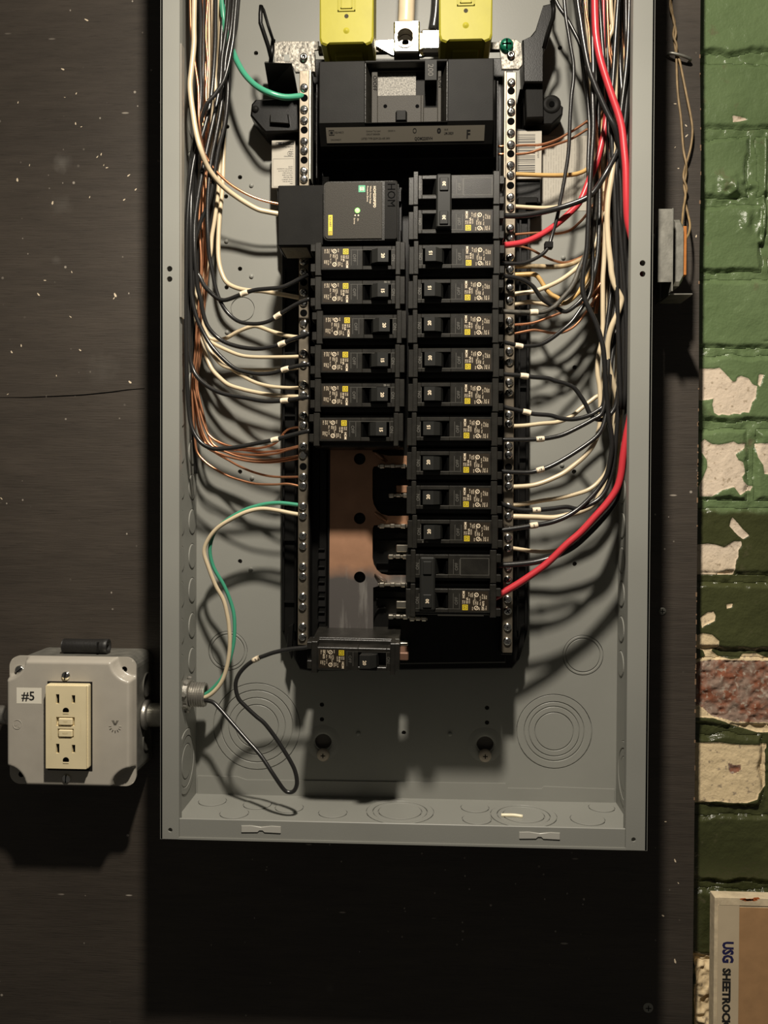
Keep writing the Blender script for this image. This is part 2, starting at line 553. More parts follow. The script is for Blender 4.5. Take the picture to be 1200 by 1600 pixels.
        if parent:
            o.parent = parent
            if 'base' in parent: o['base'] = parent['base']
        else:
            o.location = (shift[0] * MM, -shift[1] * MM, shift[2] * MM)
            o['base'] = shift
        return o


_G = {}


def glyphs(s, bold=0.0):
    key = (s, bold)
    if key not in _G:
        cu = bpy.data.curves.new('t', 'FONT'); cu.body = s; cu.resolution_u = 2; cu.offset = bold
        ob = bpy.data.objects.new('t', cu)
        me = ob.to_mesh()
        vs = [(v.co.x, v.co.y) for v in me.vertices]; fs = [tuple(p.vertices) for p in me.polygons]
        w = max([v[0] for v in vs] + [0.0])
        _G[key] = (vs, fs, w)
        ob.to_mesh_clear(); bpy.data.objects.remove(ob); bpy.data.curves.remove(cu)
    return _G[key]


def tag(o, label=None, cat=None, group=None, kind=None):
    for k, v in (('label', label), ('category', cat), ('group', group), ('kind', kind)):
        if v: o[k] = v
    return o


def thing(name, base, label=None, cat=None, group=None):
    o = bpy.data.objects.new(name, None)
    o.empty_display_size = 0.01
    C.objects.link(o)
    o.location = (base[0] * MM, -base[1] * MM, base[2] * MM)
    o['base'] = tuple(base)
    return tag(o, label, cat, group)


def dup(o, parent=None, depth=0):
    c = o.copy(); C.objects.link(c); c.parent = parent
    for ch in list(o.children): dup(ch, c, depth + 1)
    return c


def copy_at(o, parent, loc, rot=None):
    """a copy of one part that shares its mesh; loc in millimetres relative to the parent"""
    c = o.copy(); C.objects.link(c); c.parent = parent
    c.location = (loc[0] * MM, -loc[1] * MM, loc[2] * MM)
    if rot is not None: c.rotation_euler = rot
    return c


def move(o, loc):
    o.location = (loc[0] * MM, -loc[1] * MM, loc[2] * MM)
    o['base'] = tuple(loc)
    return o


def smooth_path(pts, per=6):
    P = [np.array(p, float) for p in pts]
    P = [2 * P[0] - P[1]] + P + [2 * P[-1] - P[-2]]
    out = []
    for i in range(1, len(P) - 2):
        for k in range(per):
            t = k / per
            a, b, c, d = P[i - 1:i + 3]
            out.append(tuple(0.5 * ((2 * b) + (c - a) * t + (2 * a - 5 * b + 4 * c - d) * t * t + (3 * b - a - 3 * c + d) * t ** 3)))
    out.append(tuple(P[-2]))
    return out


def cut(o, cutters):
    """cut cylinders (p0, p1, radius, sides) out of a finished part; coordinates in millimetres, as the part's"""
    base = o.get('base', (0, 0, 0))
    mb = MB()
    for c, axis, r, h0, h1, n in cutters:
        mb.lathe(c, axis, [(r, h0), (r, h1)], n, 0, False)
    k = mb.build('cutter', 'hole', None, base)
    par = o.parent
    if par: k.location = par.location
    bm = bmesh.new(); bm.from_mesh(k.data); bmesh.ops.recalc_face_normals(bm, faces=bm.faces); bm.to_mesh(k.data); bm.free()
    bm = bmesh.new(); bm.from_mesh(o.data); bmesh.ops.recalc_face_normals(bm, faces=bm.faces); bm.to_mesh(o.data); bm.free()
    md = o.modifiers.new('b', 'BOOLEAN'); md.operation = 'DIFFERENCE'; md.solver = 'EXACT'; md.object = k
    dg = bpy.context.evaluated_depsgraph_get(); dg.update()
    me = bpy.data.meshes.new_from_object(o.evaluated_get(dg))
    o.modifiers.clear(); old = o.data; o.data = me
    bpy.data.meshes.remove(old); bpy.data.objects.remove(k)
    return o
# ------------------------------------------------------------------ brick wall
def vnoise(x, z, s, seed):
    rng = np.random.default_rng(seed)
    tab = rng.random((257, 257))
    u, w = x / s + 1000.37, z / s + 1000.71
    i, j = np.floor(u).astype(int), np.floor(w).astype(int)
    fu, fw = u - i, w - j
    fu, fw = fu * fu * (3 - 2 * fu), fw * fw * (3 - 2 * fw)
    i %= 256; j %= 256
    return (tab[i, j] * (1 - fu) + tab[i + 1, j] * fu) * (1 - fw) + (tab[i, j + 1] * (1 - fu) + tab[i + 1, j + 1] * fu) * fw - 0.5


def inside_dist(x, z, poly):
    """signed distance to a polygon, positive inside"""
    d2 = np.full(x.shape, 1e9); ins = np.zeros(x.shape, bool)
    n = len(poly)
    for k in range(n):
        (x0, z0), (x1, z1) = poly[k], poly[(k + 1) % n]
        ex, ez = x1 - x0, z1 - z0
        t = np.clip(((x - x0) * ex + (z - z0) * ez) / (ex * ex + ez * ez + 1e-9), 0, 1)
        d2 = np.minimum(d2, (x - x0 - t * ex) ** 2 + (z - z0 - t * ez) ** 2)
        c = ((z0 > z) != (z1 > z))
        with np.errstate(divide='ignore', invalid='ignore'):
            ins ^= c & (x < (x1 - x0) * (z - z0) / (z1 - z0) + x0)
    return np.where(ins, 1, -1) * np.sqrt(d2)


BRICK_D = -30.0


def crop(pts, ox, oy, k):
    out = []
    for X, Y in pts:
        p = at(ox + X / k, oy + Y / k, BRICK_D)
        out.append((p[0], p[2]))
    return out


def build_wall():
    peels = [crop(p, 1000, 560, 4.705) for p in (
        [(380, 75), (545, 75), (585, 68), (640, 125), (680, 172), (705, 172), (715, 140), (740, 128), (800, 150), (825, 190), (860, 205), (850, 295), (825, 320), (800, 400), (750, 395), (735, 412), (690, 405), (650, 420), (600, 410), (575, 420), (545, 400), (530, 340), (540, 295), (500, 305), (380, 310)],
        [(445, 620), (470, 595), (530, 630), (575, 635), (640, 625), (685, 612), (720, 630), (775, 625), (770, 660), (700, 705), (720, 745), (755, 765), (775, 840), (750, 870), (760, 905), (800, 935), (835, 940), (820, 975), (800, 970), (735, 1005), (690, 945), (600, 970), (530, 1015), (440, 1015), (430, 950), (460, 880), (495, 800), (490, 745), (450, 690)],
        [(850, 625), (1100, 625), (1100, 870), (915, 850), (905, 785), (870, 730)],
        [(875, 115), (910, 120), (880, 210), (865, 190)],
        [(680, 1170), (720, 1210), (760, 1260), (805, 1300), (760, 1330), (720, 1300), (660, 1235), (668, 1190)],
        [(360, 1375), (500, 1362), (560, 1370), (620, 1390), (690, 1345), (745, 1345), (750, 1375), (725, 1410), (725, 1465), (710, 1480), (695, 1590), (360, 1590)])]
    peels += [crop(p, 1000, 900, 4.21) for p in (
        [(395, 275), (440, 240), (480, 232), (495, 260), (490, 295), (420, 325), (405, 345)],
        [(340, 400), (410, 375), (470, 385), (515, 425), (515, 470), (470, 490), (520, 530), (600, 550), (660, 545), (680, 515), (770, 510), (842, 540), (1100, 560), (1100, 1000), (842, 1035), (780, 1035), (600, 980), (560, 960), (480, 935), (400, 930), (340, 930), (340, 570), (435, 530), (420, 490), (340, 470)],
        [(340, 1090), (400, 1095), (520, 1093), (600, 1105), (690, 1110), (842, 1108), (842, 1140), (830, 1150), (835, 1390), (780, 1430), (770, 1470), (700, 1490), (620, 1492), (500, 1480), (400, 1490), (340, 1485)],
        [(565, 185), (610, 180), (600, 205), (570, 215)])]
    peels.append(crop([(875, 965), (940, 975), (985, 985), (1000, 1000), (920, 1015), (880, 1020)], 980, 0, 5.333))
    peels.append(crop([(400, 1095), (1100, 1105), (1100, 1640), (400, 1640)], 1000, 1260, 4.705))
    raws = [crop(p, 1000, 900, 4.21) for p in (
        [(340, 580), (450, 555), (842, 560), (1100, 560), (1100, 960), (842, 965), (620, 965), (570, 945), (480, 925), (390, 850), (340, 850)],
        [(580, 1230), (620, 1245), (660, 1240), (665, 1270), (620, 1300), (585, 1295)])]
    joints_px = [-264, -147, -30, 91, 208, 315, 430, 549, 664, 788, 904, 1022, 1142, 1268, 1385, 1500, 1618, 1735]
    joints = [at(1150, y, BRICK_D)[2] for y in joints_px]
    verticals = {3: [], 4: [1175], 5: [1197], 6: [], 7: [], 8: [1178], 12: [1199]}
    xs = np.concatenate([np.arange(228, 340, 1.0), np.arange(340, 620, 5.0)])
    z_lo, z_hi = joints[-1] + 2, joints[0] - 2
    zs = np.arange(z_lo, z_hi, 1.0)
    X, Z = np.meshgrid(xs, zs)
    peel = np.full(X.shape, -6.0); raw = np.full(X.shape, -6.0)
    for p in peels: peel = np.maximum(peel, np.clip(inside_dist(X, Z, p), -6, 6))
    for p in raws: raw = np.maximum(raw, np.clip(inside_dist(X, Z, p), -6, 6))
    wob = 4.0 * vnoise(X, Z, 17, 3) + 1.6 * vnoise(X, Z, 5, 4)
    H = np.full(X.shape, -3.4) + 2.6 * vnoise(X, Z, 9, 11) + 1.0 * vnoise(X, Z, 4, 12)
    who = np.full(X.shape, -1)
    bricks = 0
    rng = random.Random(5)
    for c in range(len(joints) - 1):
        top, bot = joints[c] - 3.6, joints[c + 1] + 3.6
        cuts = [at(px, 400 if c < 10 else 1200, BRICK_D)[0] for px in verticals.get(c, [])]
        if c not in verticals: cuts = [x for x in ([380.0, 590.0] if c % 2 else [485.0])]
        edges = [180] + [v for x in cuts for v in (x - 4, x + 4)] + [760]
        for k in range(0, len(edges), 2):
            e = np.minimum(np.minimum(X - edges[k], edges[k + 1] - X), np.minimum(Z - bot, top - Z)) + wob
            t = np.clip(e / 4.5, 0, 1); t = t * t * (3 - 2 * t)
            off = rng.uniform(-0.9, 0.9)
            h = off + 1.3 * vnoise(X, Z, 22, 20 + bricks) + 0.5 * vnoise(X, Z, 5, 21)
            H = np.where(e > 0, H * (1 - t) + h * t, H)
            who = np.where((e > 0.4), bricks, who)
            bricks += 1
    painted = np.clip(0.5 - peel, 0, 1)
    H += 0.9 * painted - 0.15 * (1 - painted)
    rw = np.clip(raw, 0, 1)
    H += rw * (1.8 * vnoise(X, Z, 3, 31) + 1.6 * vnoise(X, Z, 7, 32) - 1.2)
    crumb = (Z < at(1105, 1495, BRICK_D)[2]) & (X < 300)
    H += np.where(crumb, 5 * vnoise(X, Z, 9, 41) + 3 * vnoise(X, Z, 3.5, 42), 0)
    # thick drips of paint beside the vertical joint of the third and fourth courses
    dz1, dz0 = at(1180, 215, BRICK_D)[2], at(1180, 380, BRICK_D)[2]
    xd = at(1190, 300, BRICK_D)[0]
    drip = (Z < dz1) & (Z > dz0)
    H += np.where(drip, 5.0 * np.exp(-((X - xd - 4 * vnoise(X, Z, 18, 51)) / 2.4) ** 2) + 3.4 * np.exp(-((X - xd - 7) / 1.8) ** 2) * (0.6 + vnoise(X, Z, 5, 52)), 0)
    lump = np.exp(-(((X - at(1150, 300, BRICK_D)[0]) / 16) ** 2 + ((Z - at(1150, 292, BRICK_D)[2]) / 9) ** 2))
    H += lump * (11 * vnoise(X, Z, 5, 61) + 3.0)
    swell = np.exp(-((X - at(1180, 350, BRICK_D)[0]) / 11) ** 2 - ((Z - at(1180, 345, BRICK_D)[2]) / 13) ** 2)
    H += swell * (9 * vnoise(X, Z, 8, 63) + 3.0)
    D = BRICK_D + H
    ny, nx = X.shape
    idx = np.arange(nx * ny).reshape(ny, nx)
    quads = np.stack([idx[:-1, :-1], idx[:-1, 1:], idx[1:, 1:], idx[1:, :-1]], -1).reshape(-1, 4)
    owner = np.max(np.stack([who[:-1, :-1], who[:-1, 1:], who[1:, 1:], who[1:, :-1]], -1), -1).reshape(-1)
    pos = np.stack([X, -D, Z], -1).reshape(-1, 3) * MM
    pf, rf = peel.reshape(-1), raw.reshape(-1)

    def piece(name, sel, parent=None):
        q = quads[sel]
        used, inv = np.unique(q, return_inverse=True)
        me = bpy.data.meshes.new(name)
        v = pos[used]
        # a skirt gives every piece its depth
        cen = v.mean(0)
        me.from_pydata(v.tolist(), [], inv.reshape(-1, 4).tolist())
        for an, arr in (('peel', pf), ('raw', rf)):
            a = me.attributes.new(an, 'FLOAT', 'POINT'); a.data.foreach_set('value', arr[used].astype(np.float32))
        bm = bmesh.new(); bm.from_mesh(me)
        rim = [e for e in bm.edges if e.is_boundary]
        ext = bmesh.ops.extrude_edge_only(bm, edges=rim)
        for vv in [g for g in ext['geom'] if isinstance(g, bmesh.types.BMVert)]: vv.co.y += 0.012
        bm.to_mesh(me); bm.free()
        me.materials.append(M['brick'])
        me.polygons.foreach_set('use_smooth', [True] * len(me.polygons))
        o = bpy.data.objects.new(name, me); C.objects.link(o)
        o.parent = parent
        return o

    wall = piece('wall_back', owner < 0)
    wall['kind'] = 'structure'
    for k in range(bricks):
        s = owner == k
        if s.any(): piece('brick', s, wall)
    # the solid masonry behind the faces, carried on behind the backboard
    core = MB().box(-720, 615, -120, -43, z_lo, z_hi)
    core.build('masonry_core', 'matte_black', wall)


build_wall()

# ------------------------------------------------------------------ backboard
bb = thing('plywood_backboard', (0, -18, -260), 'large black painted plywood backboard behind the grey panel', 'board')
mb = MB()
ztop, zbot = 900, -330
right = [(at(px, y, 0)[0], at(px, y, 0)[2]) for px, y in ((1095, -40), (1094, 100), (1095.5, 250), (1093, 400), (1092, 600), (1090.5, 750), (1089, 900), (1087, 1100), (1085, 1300), (1083, 1500), (1081, 1640))]
poly = [(-720, zbot), (-720, ztop)] + [(right[0][0], ztop)] + right + [(right[-1][0], zbot)]
mb.prism(poly, -18, -0.3, 0)
mb.build('sheet', 'plywood', bb)
mb = MB()
for px, y, r in ((1013, 1575, 4.0), (1035, 955, 3.0)):
    p = at(px, y, 0)
    mb2 = MB()
    mb2.lathe(p, 'd', [(r * 1.1, -0.5), (r, 0.4), (r * 0.6, 0.7), (0.01, 0.7)], 16)
    mb2.box(p[0] - r * .6, p[0] + r * .6, 0.65, 0.8, p[2] - .35, p[2] + .35, 1); mb2.box(p[0] - .35, p[0] + .35, 0.65, 0.8, p[2] - r * .6, p[2] + r * .6, 1)
    mb2.build('mounting_screw', ['galv', 'hole'], bb)
pts = [at(x, y, -0.3) for x, y in ((-5, 621), (40, 621), (90, 619), (130, 617), (170, 613), (200, 609), (226, 607))]
MB().tube(pts, [0.25, 0.4, 0.5, 0.55, 0.55, 0.5, 0.3], 5).build('grain_crack', 'hole', bb)
rng = random.Random(3)
mb = MB()
for k in range(46):      # splintered pale chips along the sawn edge of the sheet
    y = rng.choice([rng.uniform(620, 800), rng.uniform(960, 1060), rng.uniform(60, 620), rng.uniform(800, 1300)])
    i = min(range(len(right)), key=lambda q: abs(right[q][1] - at(1090, y, 0)[2]))
    z = at(1090, y, 0)[2]
    xs_ = np.interp(-z, [-r[1] for r in right], [r[0] for r in right])
    h = rng.uniform(0.6, 2.2)
    mb.box(xs_ - rng.uniform(0.3, 1.0), xs_ + 0.25, -1.5, -0.15, z - h, z + h, 0)
o = mb.build('edge_splinters', mat('raw_wood', lin((128, 102, 78)), 0.8), bb); o['kind'] = 'stuff'
# paint flecks and chips that catch the lamp
mb = MB()
flecks = [(118, 193, 3), (127, 198, 2), (101, 152, 2), (119, 146, 2.5), (135, 31, 5), (201, 274, 4), (180, 461, 5), (158, 241, 3), (28, 160, 2.5), (46, 258, 2.5), (27, 281, 4), (82, 317, 4), (194, 312, 3), (125, 547, 3), (33, 540, 3), (18, 550, 3), (12, 616, 2.5), (203, 597, 4), (88, 587, 2), (2, 779, 3), (178, 466, 3), (112, 425, 2.5), (212, 296, 3), (70, 438, 3), (60, 460, 4), (98, 108, 4), (152, 245, 3), (167, 262, 3), (162, 258, 2), (140, 308, 2.5), (110, 495, 3), (1040, 1284, 2.5), (1055, 1345, 4), (1036, 1431, 3), (1055, 1502, 5), (1060, 1380, 2), (1088, 369, 3), (1055, 162, 3), (1073, 212, 4), (1072, 196, 3), (1060, 263, 2), (1055, 230, 2)]
for px, py, s in flecks:
    p = at(px, py, 0.05)
    a = rng.uniform(0, PI); ln = s * 0.42; w = s * rng.uniform(0.10, 0.22)
    ca, sa = math.cos(a), math.sin(a)
    q = [(-ln, -w * .4), (-ln * .3, -w), (ln, -w * .2), (ln * .7, w * .8), (-ln * .5, w)]
    mb.prism([(p[0] + u * ca - v * sa, p[2] + u * sa + v * ca) for u, v in q], -0.3, -0.05)
o = mb.build('paint_flecks', 'print_white', bb); o['kind'] = 'stuff'

# ------------------------------------------------------------------ enclosure
W2 = 181.4
TOP = 800.0
enc = thing('panel_enclosure', (0, 0, 0), 'open grey steel electrical panel enclosure mounted on the black backboard', 'electrical panel')
GP = 'grey_paint'
back = MB().box(-W2, W2, 0, 3.0, 0, TOP).build('back_sheet', GP, enc)
holes = [(400, 83), (355, 198), (375, 277), (353, 307), (375, 420), (354, 449), (375, 737), (375, 877), (875, 75), (918, 190), (898, 574), (897, 737), (898, 881), (503, 1101), (503, 1124), (631, 1145), (761, 1106), (761, 1129)]
cutters = []
for px, py in holes:
    p = at(px, py, 3)
    cutters.append(((p[0], 0, p[2]), 'd', 1.9, -1, 5, 14))
keys = [(505, 1158, 1180), (758, 1162, 1181)]
for px, py, _ in keys:
    p = at(px, py, 3)
    cutters.append(((p[0], 0, p[2]), 'd', 7.2, -1, 5, 24))
single = [(356, 1017, 17.2), (911, 1024, 17.2), (379, 483, 10.5)]
multi = [(401, 1135, [38, 31.5, 25, 19]), (866, 1143, [32, 25.5, 21.5, 16.5])]
for px, py, r in single:
    p = at(px, py, 3); cutters.append(((p[0], 0, p[2]), 'd', r, 1.9, 5, 40))
for px, py, rr in multi:
    p = at(px, py, 3); cutters.append(((p[0], 0, p[2]), 'd', rr[0], 1.7, 5, 48))
cut(back, cutters)


def ko_rings(c, axis, radii, floor, sign=1.0, name='knockout'):
    """the punched blanks of one knockout, one disc or ring each, seated a little below the sheet"""
    for i, r in enumerate(radii):
        mb = MB()
        inner = radii[i + 1] + 0.0 if i + 1 < len(radii) else 0.01
        top = floor + (0.95 if i % 2 == 0 else 0.70)
        ro = r - 0.55
        prof = [(ro, floor - 0.2), (ro, top - 0.25), (ro - 0.35, top)]
        prof += [(inner + 0.35, top), (inner, top - 0.35), (inner, floor - 0.2)] if inner > 1 else [(0.01, top)]
        mb.lathe(c, axis, [(a, sign * h) for a, h in prof], 40, 0, False, cap=False)
        mb.build(name, GP, enc)


for px, py, r in single:
    p = at(px, py, 3); ko_rings((p[0], 0, p[2]), 'd', [r, r - 2.6] if r > 12 else [r], 1.9)
for px, py, rr in multi:
    p = at(px, py, 3); ko_rings((p[0], 0, p[2]), 'd', rr, 1.7)
for px, py, py2 in keys:      # dished keyhole with the screw that hangs the box
    p = at(px, py, 3)
    MB().lathe((p[0], 0, p[2] - 1), 'd', [(15, 3.05), (12, 3.5), (9.0, 3.9), (7.3, 3.3), (7.3, 3.0)], 32, 0, True, cap=False).build('keyhole_dish', GP, enc)
    q = at(px, py2, 5)
    mb = MB().lathe((q[0], 0, q[2]), 'd', [(5.4, 3), (5.4, 5.4), (4.6, 6.8), (3.0, 7.2), (0.01, 7.2)], 20, 0)
    mb.box(q[0] - 2.0, q[0] + 2.0, 7, 7.3, q[2] - .4, q[2] + .4, 1); mb.box(q[0] - .4, q[0] + .4, 7, 7.3, q[2] - 2, q[2] + 2, 1)
    mb.build('hanging_screw', [M['old_screw'], 'hole'], enc)
dimples = [(393, 290), (354, 377), (393, 432), (355, 519), (393, 588), (394, 747), (392, 890), (880, 403), (878, 727), (560, 1146), (703, 1147)]
proto = None
for px, py in dimples:
    p = at(px, py, 3)
    if proto is None:
        proto = MB().lathe((0, 0, 0), 'd', [(2.1, -0.2), (1.9, 0.7), (1.2, 1.4), (0.01, 1.6)], 14).build('weld_dimple', GP, enc)
        move(proto, (p[0], 3, p[2]))
    else:
        copy_at(proto, enc, (p[0], 3, p[2]))
# upturned strip of the end wall, welded over the foot of the back sheet
zt = at(640, 1219, 4)[2]
xa, xb, xc = at(385, 1216, 4)[0], at(790, 1219, 4)[0], at(846, 1223, 4)[0]
st = [(-W2 + 3, 0), (-W2 + 3, zt), (xa - 8, zt), (xa, zt - 2.6), (xb, zt - 2.6 + 1.5), (xb + 2, zt - 5.0), (xc, zt - 5.0), (xc + 2, zt - 3), (W2 - 10, zt - 4), (W2 - 3, zt - 4), (W2 - 3, 0)]
MB().prism(st, 2.9, 4.3).build('weld_strip', GP, enc)

KO_L = [(195, 13.5), (267, 13.5), (338, 13.5), (408, 13.5), (480, 13.5), (545, 11.2), (599, 11.2), (653, 11.2), (707, 11.2), (761, 11.2), (815, 11.2), (869, 11.2), (922, 11.2), (977, 11.2), (1031, 11.2)]
for side in (-1, 1):
    x0, x1 = (-W2, -W2 + 1.6) if side < 0 else (W2 - 1.6, W2)
    w = MB().box(x0, x1, 0, 98, 0, TOP).build('side_wall', GP, enc)
    cs, discs = [], []
    xin = -W2 + 1.6 if side < 0 else W2 - 1.6
    for py, r in KO_L:
        z = at(297 if side < 0 else 974, py + (0 if side < 0 else 6), 16)[2]
        for D in (17.0 if r < 12 else 20.0, 50.0 if r < 12 else 54):
            cs.append(((xin, D, z), 'x', r, -0.9, 0.9, 28)); discs.append((D, z, r))
    zb = at(293 if side < 0 else 972, 1187 if side < 0 else 1208, 30)[2]
    cs.append(((xin, 34, zb), 'x', 27, -0.9, 0.9, 40))
    cut(w, cs)
    made = {}
    for D, z, r in discs:
        if r not in made:
            ro = r - 0.6
            s = -side
            made[r] = move(MB().lathe((0, 0, 0), 'x', [(ro, -1.0 * s), (ro, 0.0), (ro - 0.35, 0.45 * s), (ro - 1.0, 0.65 * s), (0.01, 0.65 * s)], 28, 0, False, cap=False).build('knockout', GP, enc), (xin, D, z))
        else:
            copy_at(made[r], enc, (xin, D, z))
    ko_rings((xin, 34, zb), 'x', [27, 21, 14.5], -0.3, -side)
    # front flange with its hem, screw holes pierced in it
    f0, f1 = (-W2, -W2 + 14.2) if side < 0 else (W2 - 15.6, W2)
    fl = MB().box(f0, f1, 96.4, 98, -0.2, TOP, 0, 0.35).build('front_flange', GP, enc)
    cs = []
    for px, py, r in (((265, 420, 2.1), (265, 436, 2.1), (266, 1297, 1.7)) if side < 0 else ((1004, 411, 2.1), (1004, 428, 2.1), (990, 1312, 1.7))):
        p = at(px, py, 98); cs.append(((p[0], 0, p[2]), 'd', r, 94, 100, 18))
    cut(fl, cs)
    h0, h1 = (f1 - 1.2, f1) if side < 0 else (f0, f0 + 1.2)
    MB().box(h0, h1, 90, 96.6, 0, TOP).build('flange_hem', GP, enc)
hz0, hz1 = at(283, 496, 97)[2], at(283, 68, 97)[2]
MB().box(-W2 + 14.3, -W2 + 15.8, 90, 97.6, hz0, hz1, 0, 0.3).build('hem_stop', mat('bare_edge', (0.45, 0.42, 0.36), 0.3, 0.6), enc)

bw = MB().box(-W2 + 1.6, W2 - 1.6, 3, 97.9, 0, 1.6).build('end_wall', GP, enc)
cs, rings = [], []
for px, py, r in ((332, 1252, 12), (402, 1257, 12), (366, 1271, 12), (452, 1262, 12), (520, 1270, 12), (625, 1268, 28), (742, 1262, 12), (745, 1280, 12), (818, 1274, 27), (883, 1263, 14), (918, 1280, 14), (940, 1262, 11)):
    d = AXR * ((px - 600) / FPX) - AXU * ((py - 800) / FPX) + AXF
    t = (1.6 - CAM[2]) / d.z
    x, D = CAM[0] + t * d.x, -(CAM[1] + t * d.y)
    D = max(3 + r + 0.6, D)
    rings.append((x, D, r)); cs.append(((x, D, 1.6), 'z', r, -0.9, 0.9, 32))
keep = []
for k, (x, D, r) in enumerate(rings):
    if all((x - a) ** 2 + (D - b) ** 2 > (r + c + 0.5) ** 2 for a, b, c in [rings[j] for j in keep]): keep.append(k)
cut(bw, [cs[k] for k in keep])
for k in keep:
    x, D, r = rings[k]
    ko_rings((x, D, 1.6), 'z', [r] if r < 20 else [r, r - 5.5, r - 10], -0.35)
lip = MB().box(-W2 + 14.2, W2 - 15.6, 95.4, 97.2, 0, 15.6, 0, 0.35).build('end_lip', GP, enc)
for px, py in ((408, 1296), (843, 1306)):
    p = at(px, py, 97.2)
    mb = MB()
    mb.prism([(p[0] - 15, p[2] - 2.2), (p[0] - 15, p[2] + 2.6), (p[0] - 8, p[2] + 2.9), (p[0], p[2] + 2.0), (p[0] + 8, p[2] + 2.9), (p[0] + 15, p[2] + 2.6), (p[0] + 15, p[2] - 2.2), (p[0] + 3, p[2] - 2.0), (p[0] + 1.5, p[2] - 0.6), (p[0] - 1.5, p[2] - 0.6), (p[0] - 3, p[2] - 2.0)], 97, 97.9, 0, 0.3)
    mb.build('lip_tab', mat('highlit_tab', (0.40, 0.39, 0.35), 0.4), enc)  # whitish highlight on the bent tab, painted as a paler grey
MB().box(-W2, W2, 0, 98, TOP - 1.6, TOP).build('top_wall', GP, enc)
p = at(969.5, 405.5, 12)
mb = MB().lathe((p[0], 0, p[2]), 'd', [(3.2, 3), (3.2, 12.5), (2.6, 13.6), (0.01, 13.8)], 18)
mb.box(p[0] - 2.6, p[0] + 2.6, 13.4, 13.95, p[2] - 0.4, p[2] + 0.4, 1)
mb.build('ground_screw', ['screw', 'hole'], enc)
# printed instruction sheet pasted on the back
p0, p1 = at(847, 330, 3.3), at(926, 212, 3.3)
mb = MB().box(p0[0], p1[0], 2.95, 3.3, p0[2], p1[2], 0)
rng = random.Random(11)
words_ = ['Install this device in accordance with', 'the wiring diagram', 'Use copper or aluminum conductors', 'rated 60 or 75 C', 'Torque all lugs as marked', 'Tighten neutral screws', 'Suitable for use as service equipment', 'Do not remove the cover', 'Replace all fillers', 'Bond neutral to enclosure', 'Short circuit rating', 'For use with the breakers listed']
x = p1[0] - 2.0
k = 0
while x > p0[0] + 1.5:
    z = p1[2] - 2.0 - rng.uniform(0, 2)
    while z > p0[2] + 8:
        s = words_[k % len(words_)]; k += 1
        w = glyphs(s)[2] * 1.15 / 0.72
        if z - w < p0[2] + 1: s = s[:12].strip(); w = glyphs(s)[2] * 1.15 / 0.72
        if z - w < p0[2] + 1: break
        mb.text(s, x, z, 3.36, 1.15, -90, 1, 'l')
        z -= w + rng.uniform(1.5, 5)
    x -= 2.15
mb.build('instruction_sheet', ['paper', 'print_faint'], enc)
# ------------------------------------------------------------------ bus assembly (the black interior with its bars)
bus = thing('bus_assembly', (0, 3, 200), 'black plastic interior with copper bus bar and two screw-studded neutral bars inside the grey enclosure', 'panel interior')
BP = 'black_plastic'


def pxpoly(pts, D):
    return [(p[0], p[2]) for p in (at(x, y, D) for x, y in pts)]


base_poly = pxpoly([(429, 204), (436, 390), (440, 398), (440, 985), (446, 1003), (468, 1046), (484, 1049), (800, 1045), (812, 1030), (826, 985), (828, 335), (845, 330), (845, 204), (808, 200), (800, 90), (474, 92), (470, 200)], 20)
MB().prism(base_poly, 6, 20, 0, 0.8).build('base_pan', BP, bus)
MB().prism(pxpoly([(480, 300), (790, 300), (790, 1036), (480, 1040)], 33), 20, 33, 0, 1.0).build('bus_carrier', BP, bus)
# ribs and hooks moulded into the pan
mb = MB()
a, b_ = at(498, 1000, 40), at(511, 700, 40)
mb.box(a[0], b_[0], 33, 40, a[2], b_[2], 0, 0.6)
mb.box(b_[0] + 1.2, b_[0] + 2.4, 33, 43, a[2], b_[2])
mb.build('clip_rail', BP, bus)
for py in (866, 893, 917, 940, 964):
    p = at(503, py, 40)
    MB().box(p[0] - 3.0, p[0] + 3.0, 39.5, 41.2, p[2] - 4.2, p[2] + 4.2, 0, 0.5).build('hook_slot', 'matte_black', bus)
    MB().box(p[0] - 2.6, p[0] + 2.6, 40, 43.0, p[2] + 3.4, p[2] + 4.6, 0, 0.3).build('clip_hook', BP, bus)
for y0, y1, xa, xb in ((420, 985, 441, 466), (345, 985, 806, 827)):
    a, b_ = at(xa, y1, 22), at(xb, y0, 22)
    mb = MB()
    mb.box(a[0] + 0.5, a[0] + 1.8, 20, 24, a[2], b_[2]); mb.box(b_[0] - 1.6, b_[0], 20, 26, a[2], b_[2])
    for t in np.linspace(0.08, 0.94, 6):
        z = a[2] + (b_[2] - a[2]) * t
        mb.box(a[0] + 1, b_[0] - 1, 20, 23.0, z - .7, z + .7)
    mb.build('side_rib', BP, bus)
for pts in ([(451, 978), (458, 975), (455, 1030), (448, 1010)], [(815, 980), (820, 975), (818, 1010), (808, 1030)]):
    MB().prism(pxpoly(pts, 27), 20, 27, 0, 0.5).build('corner_clip', BP, bus)
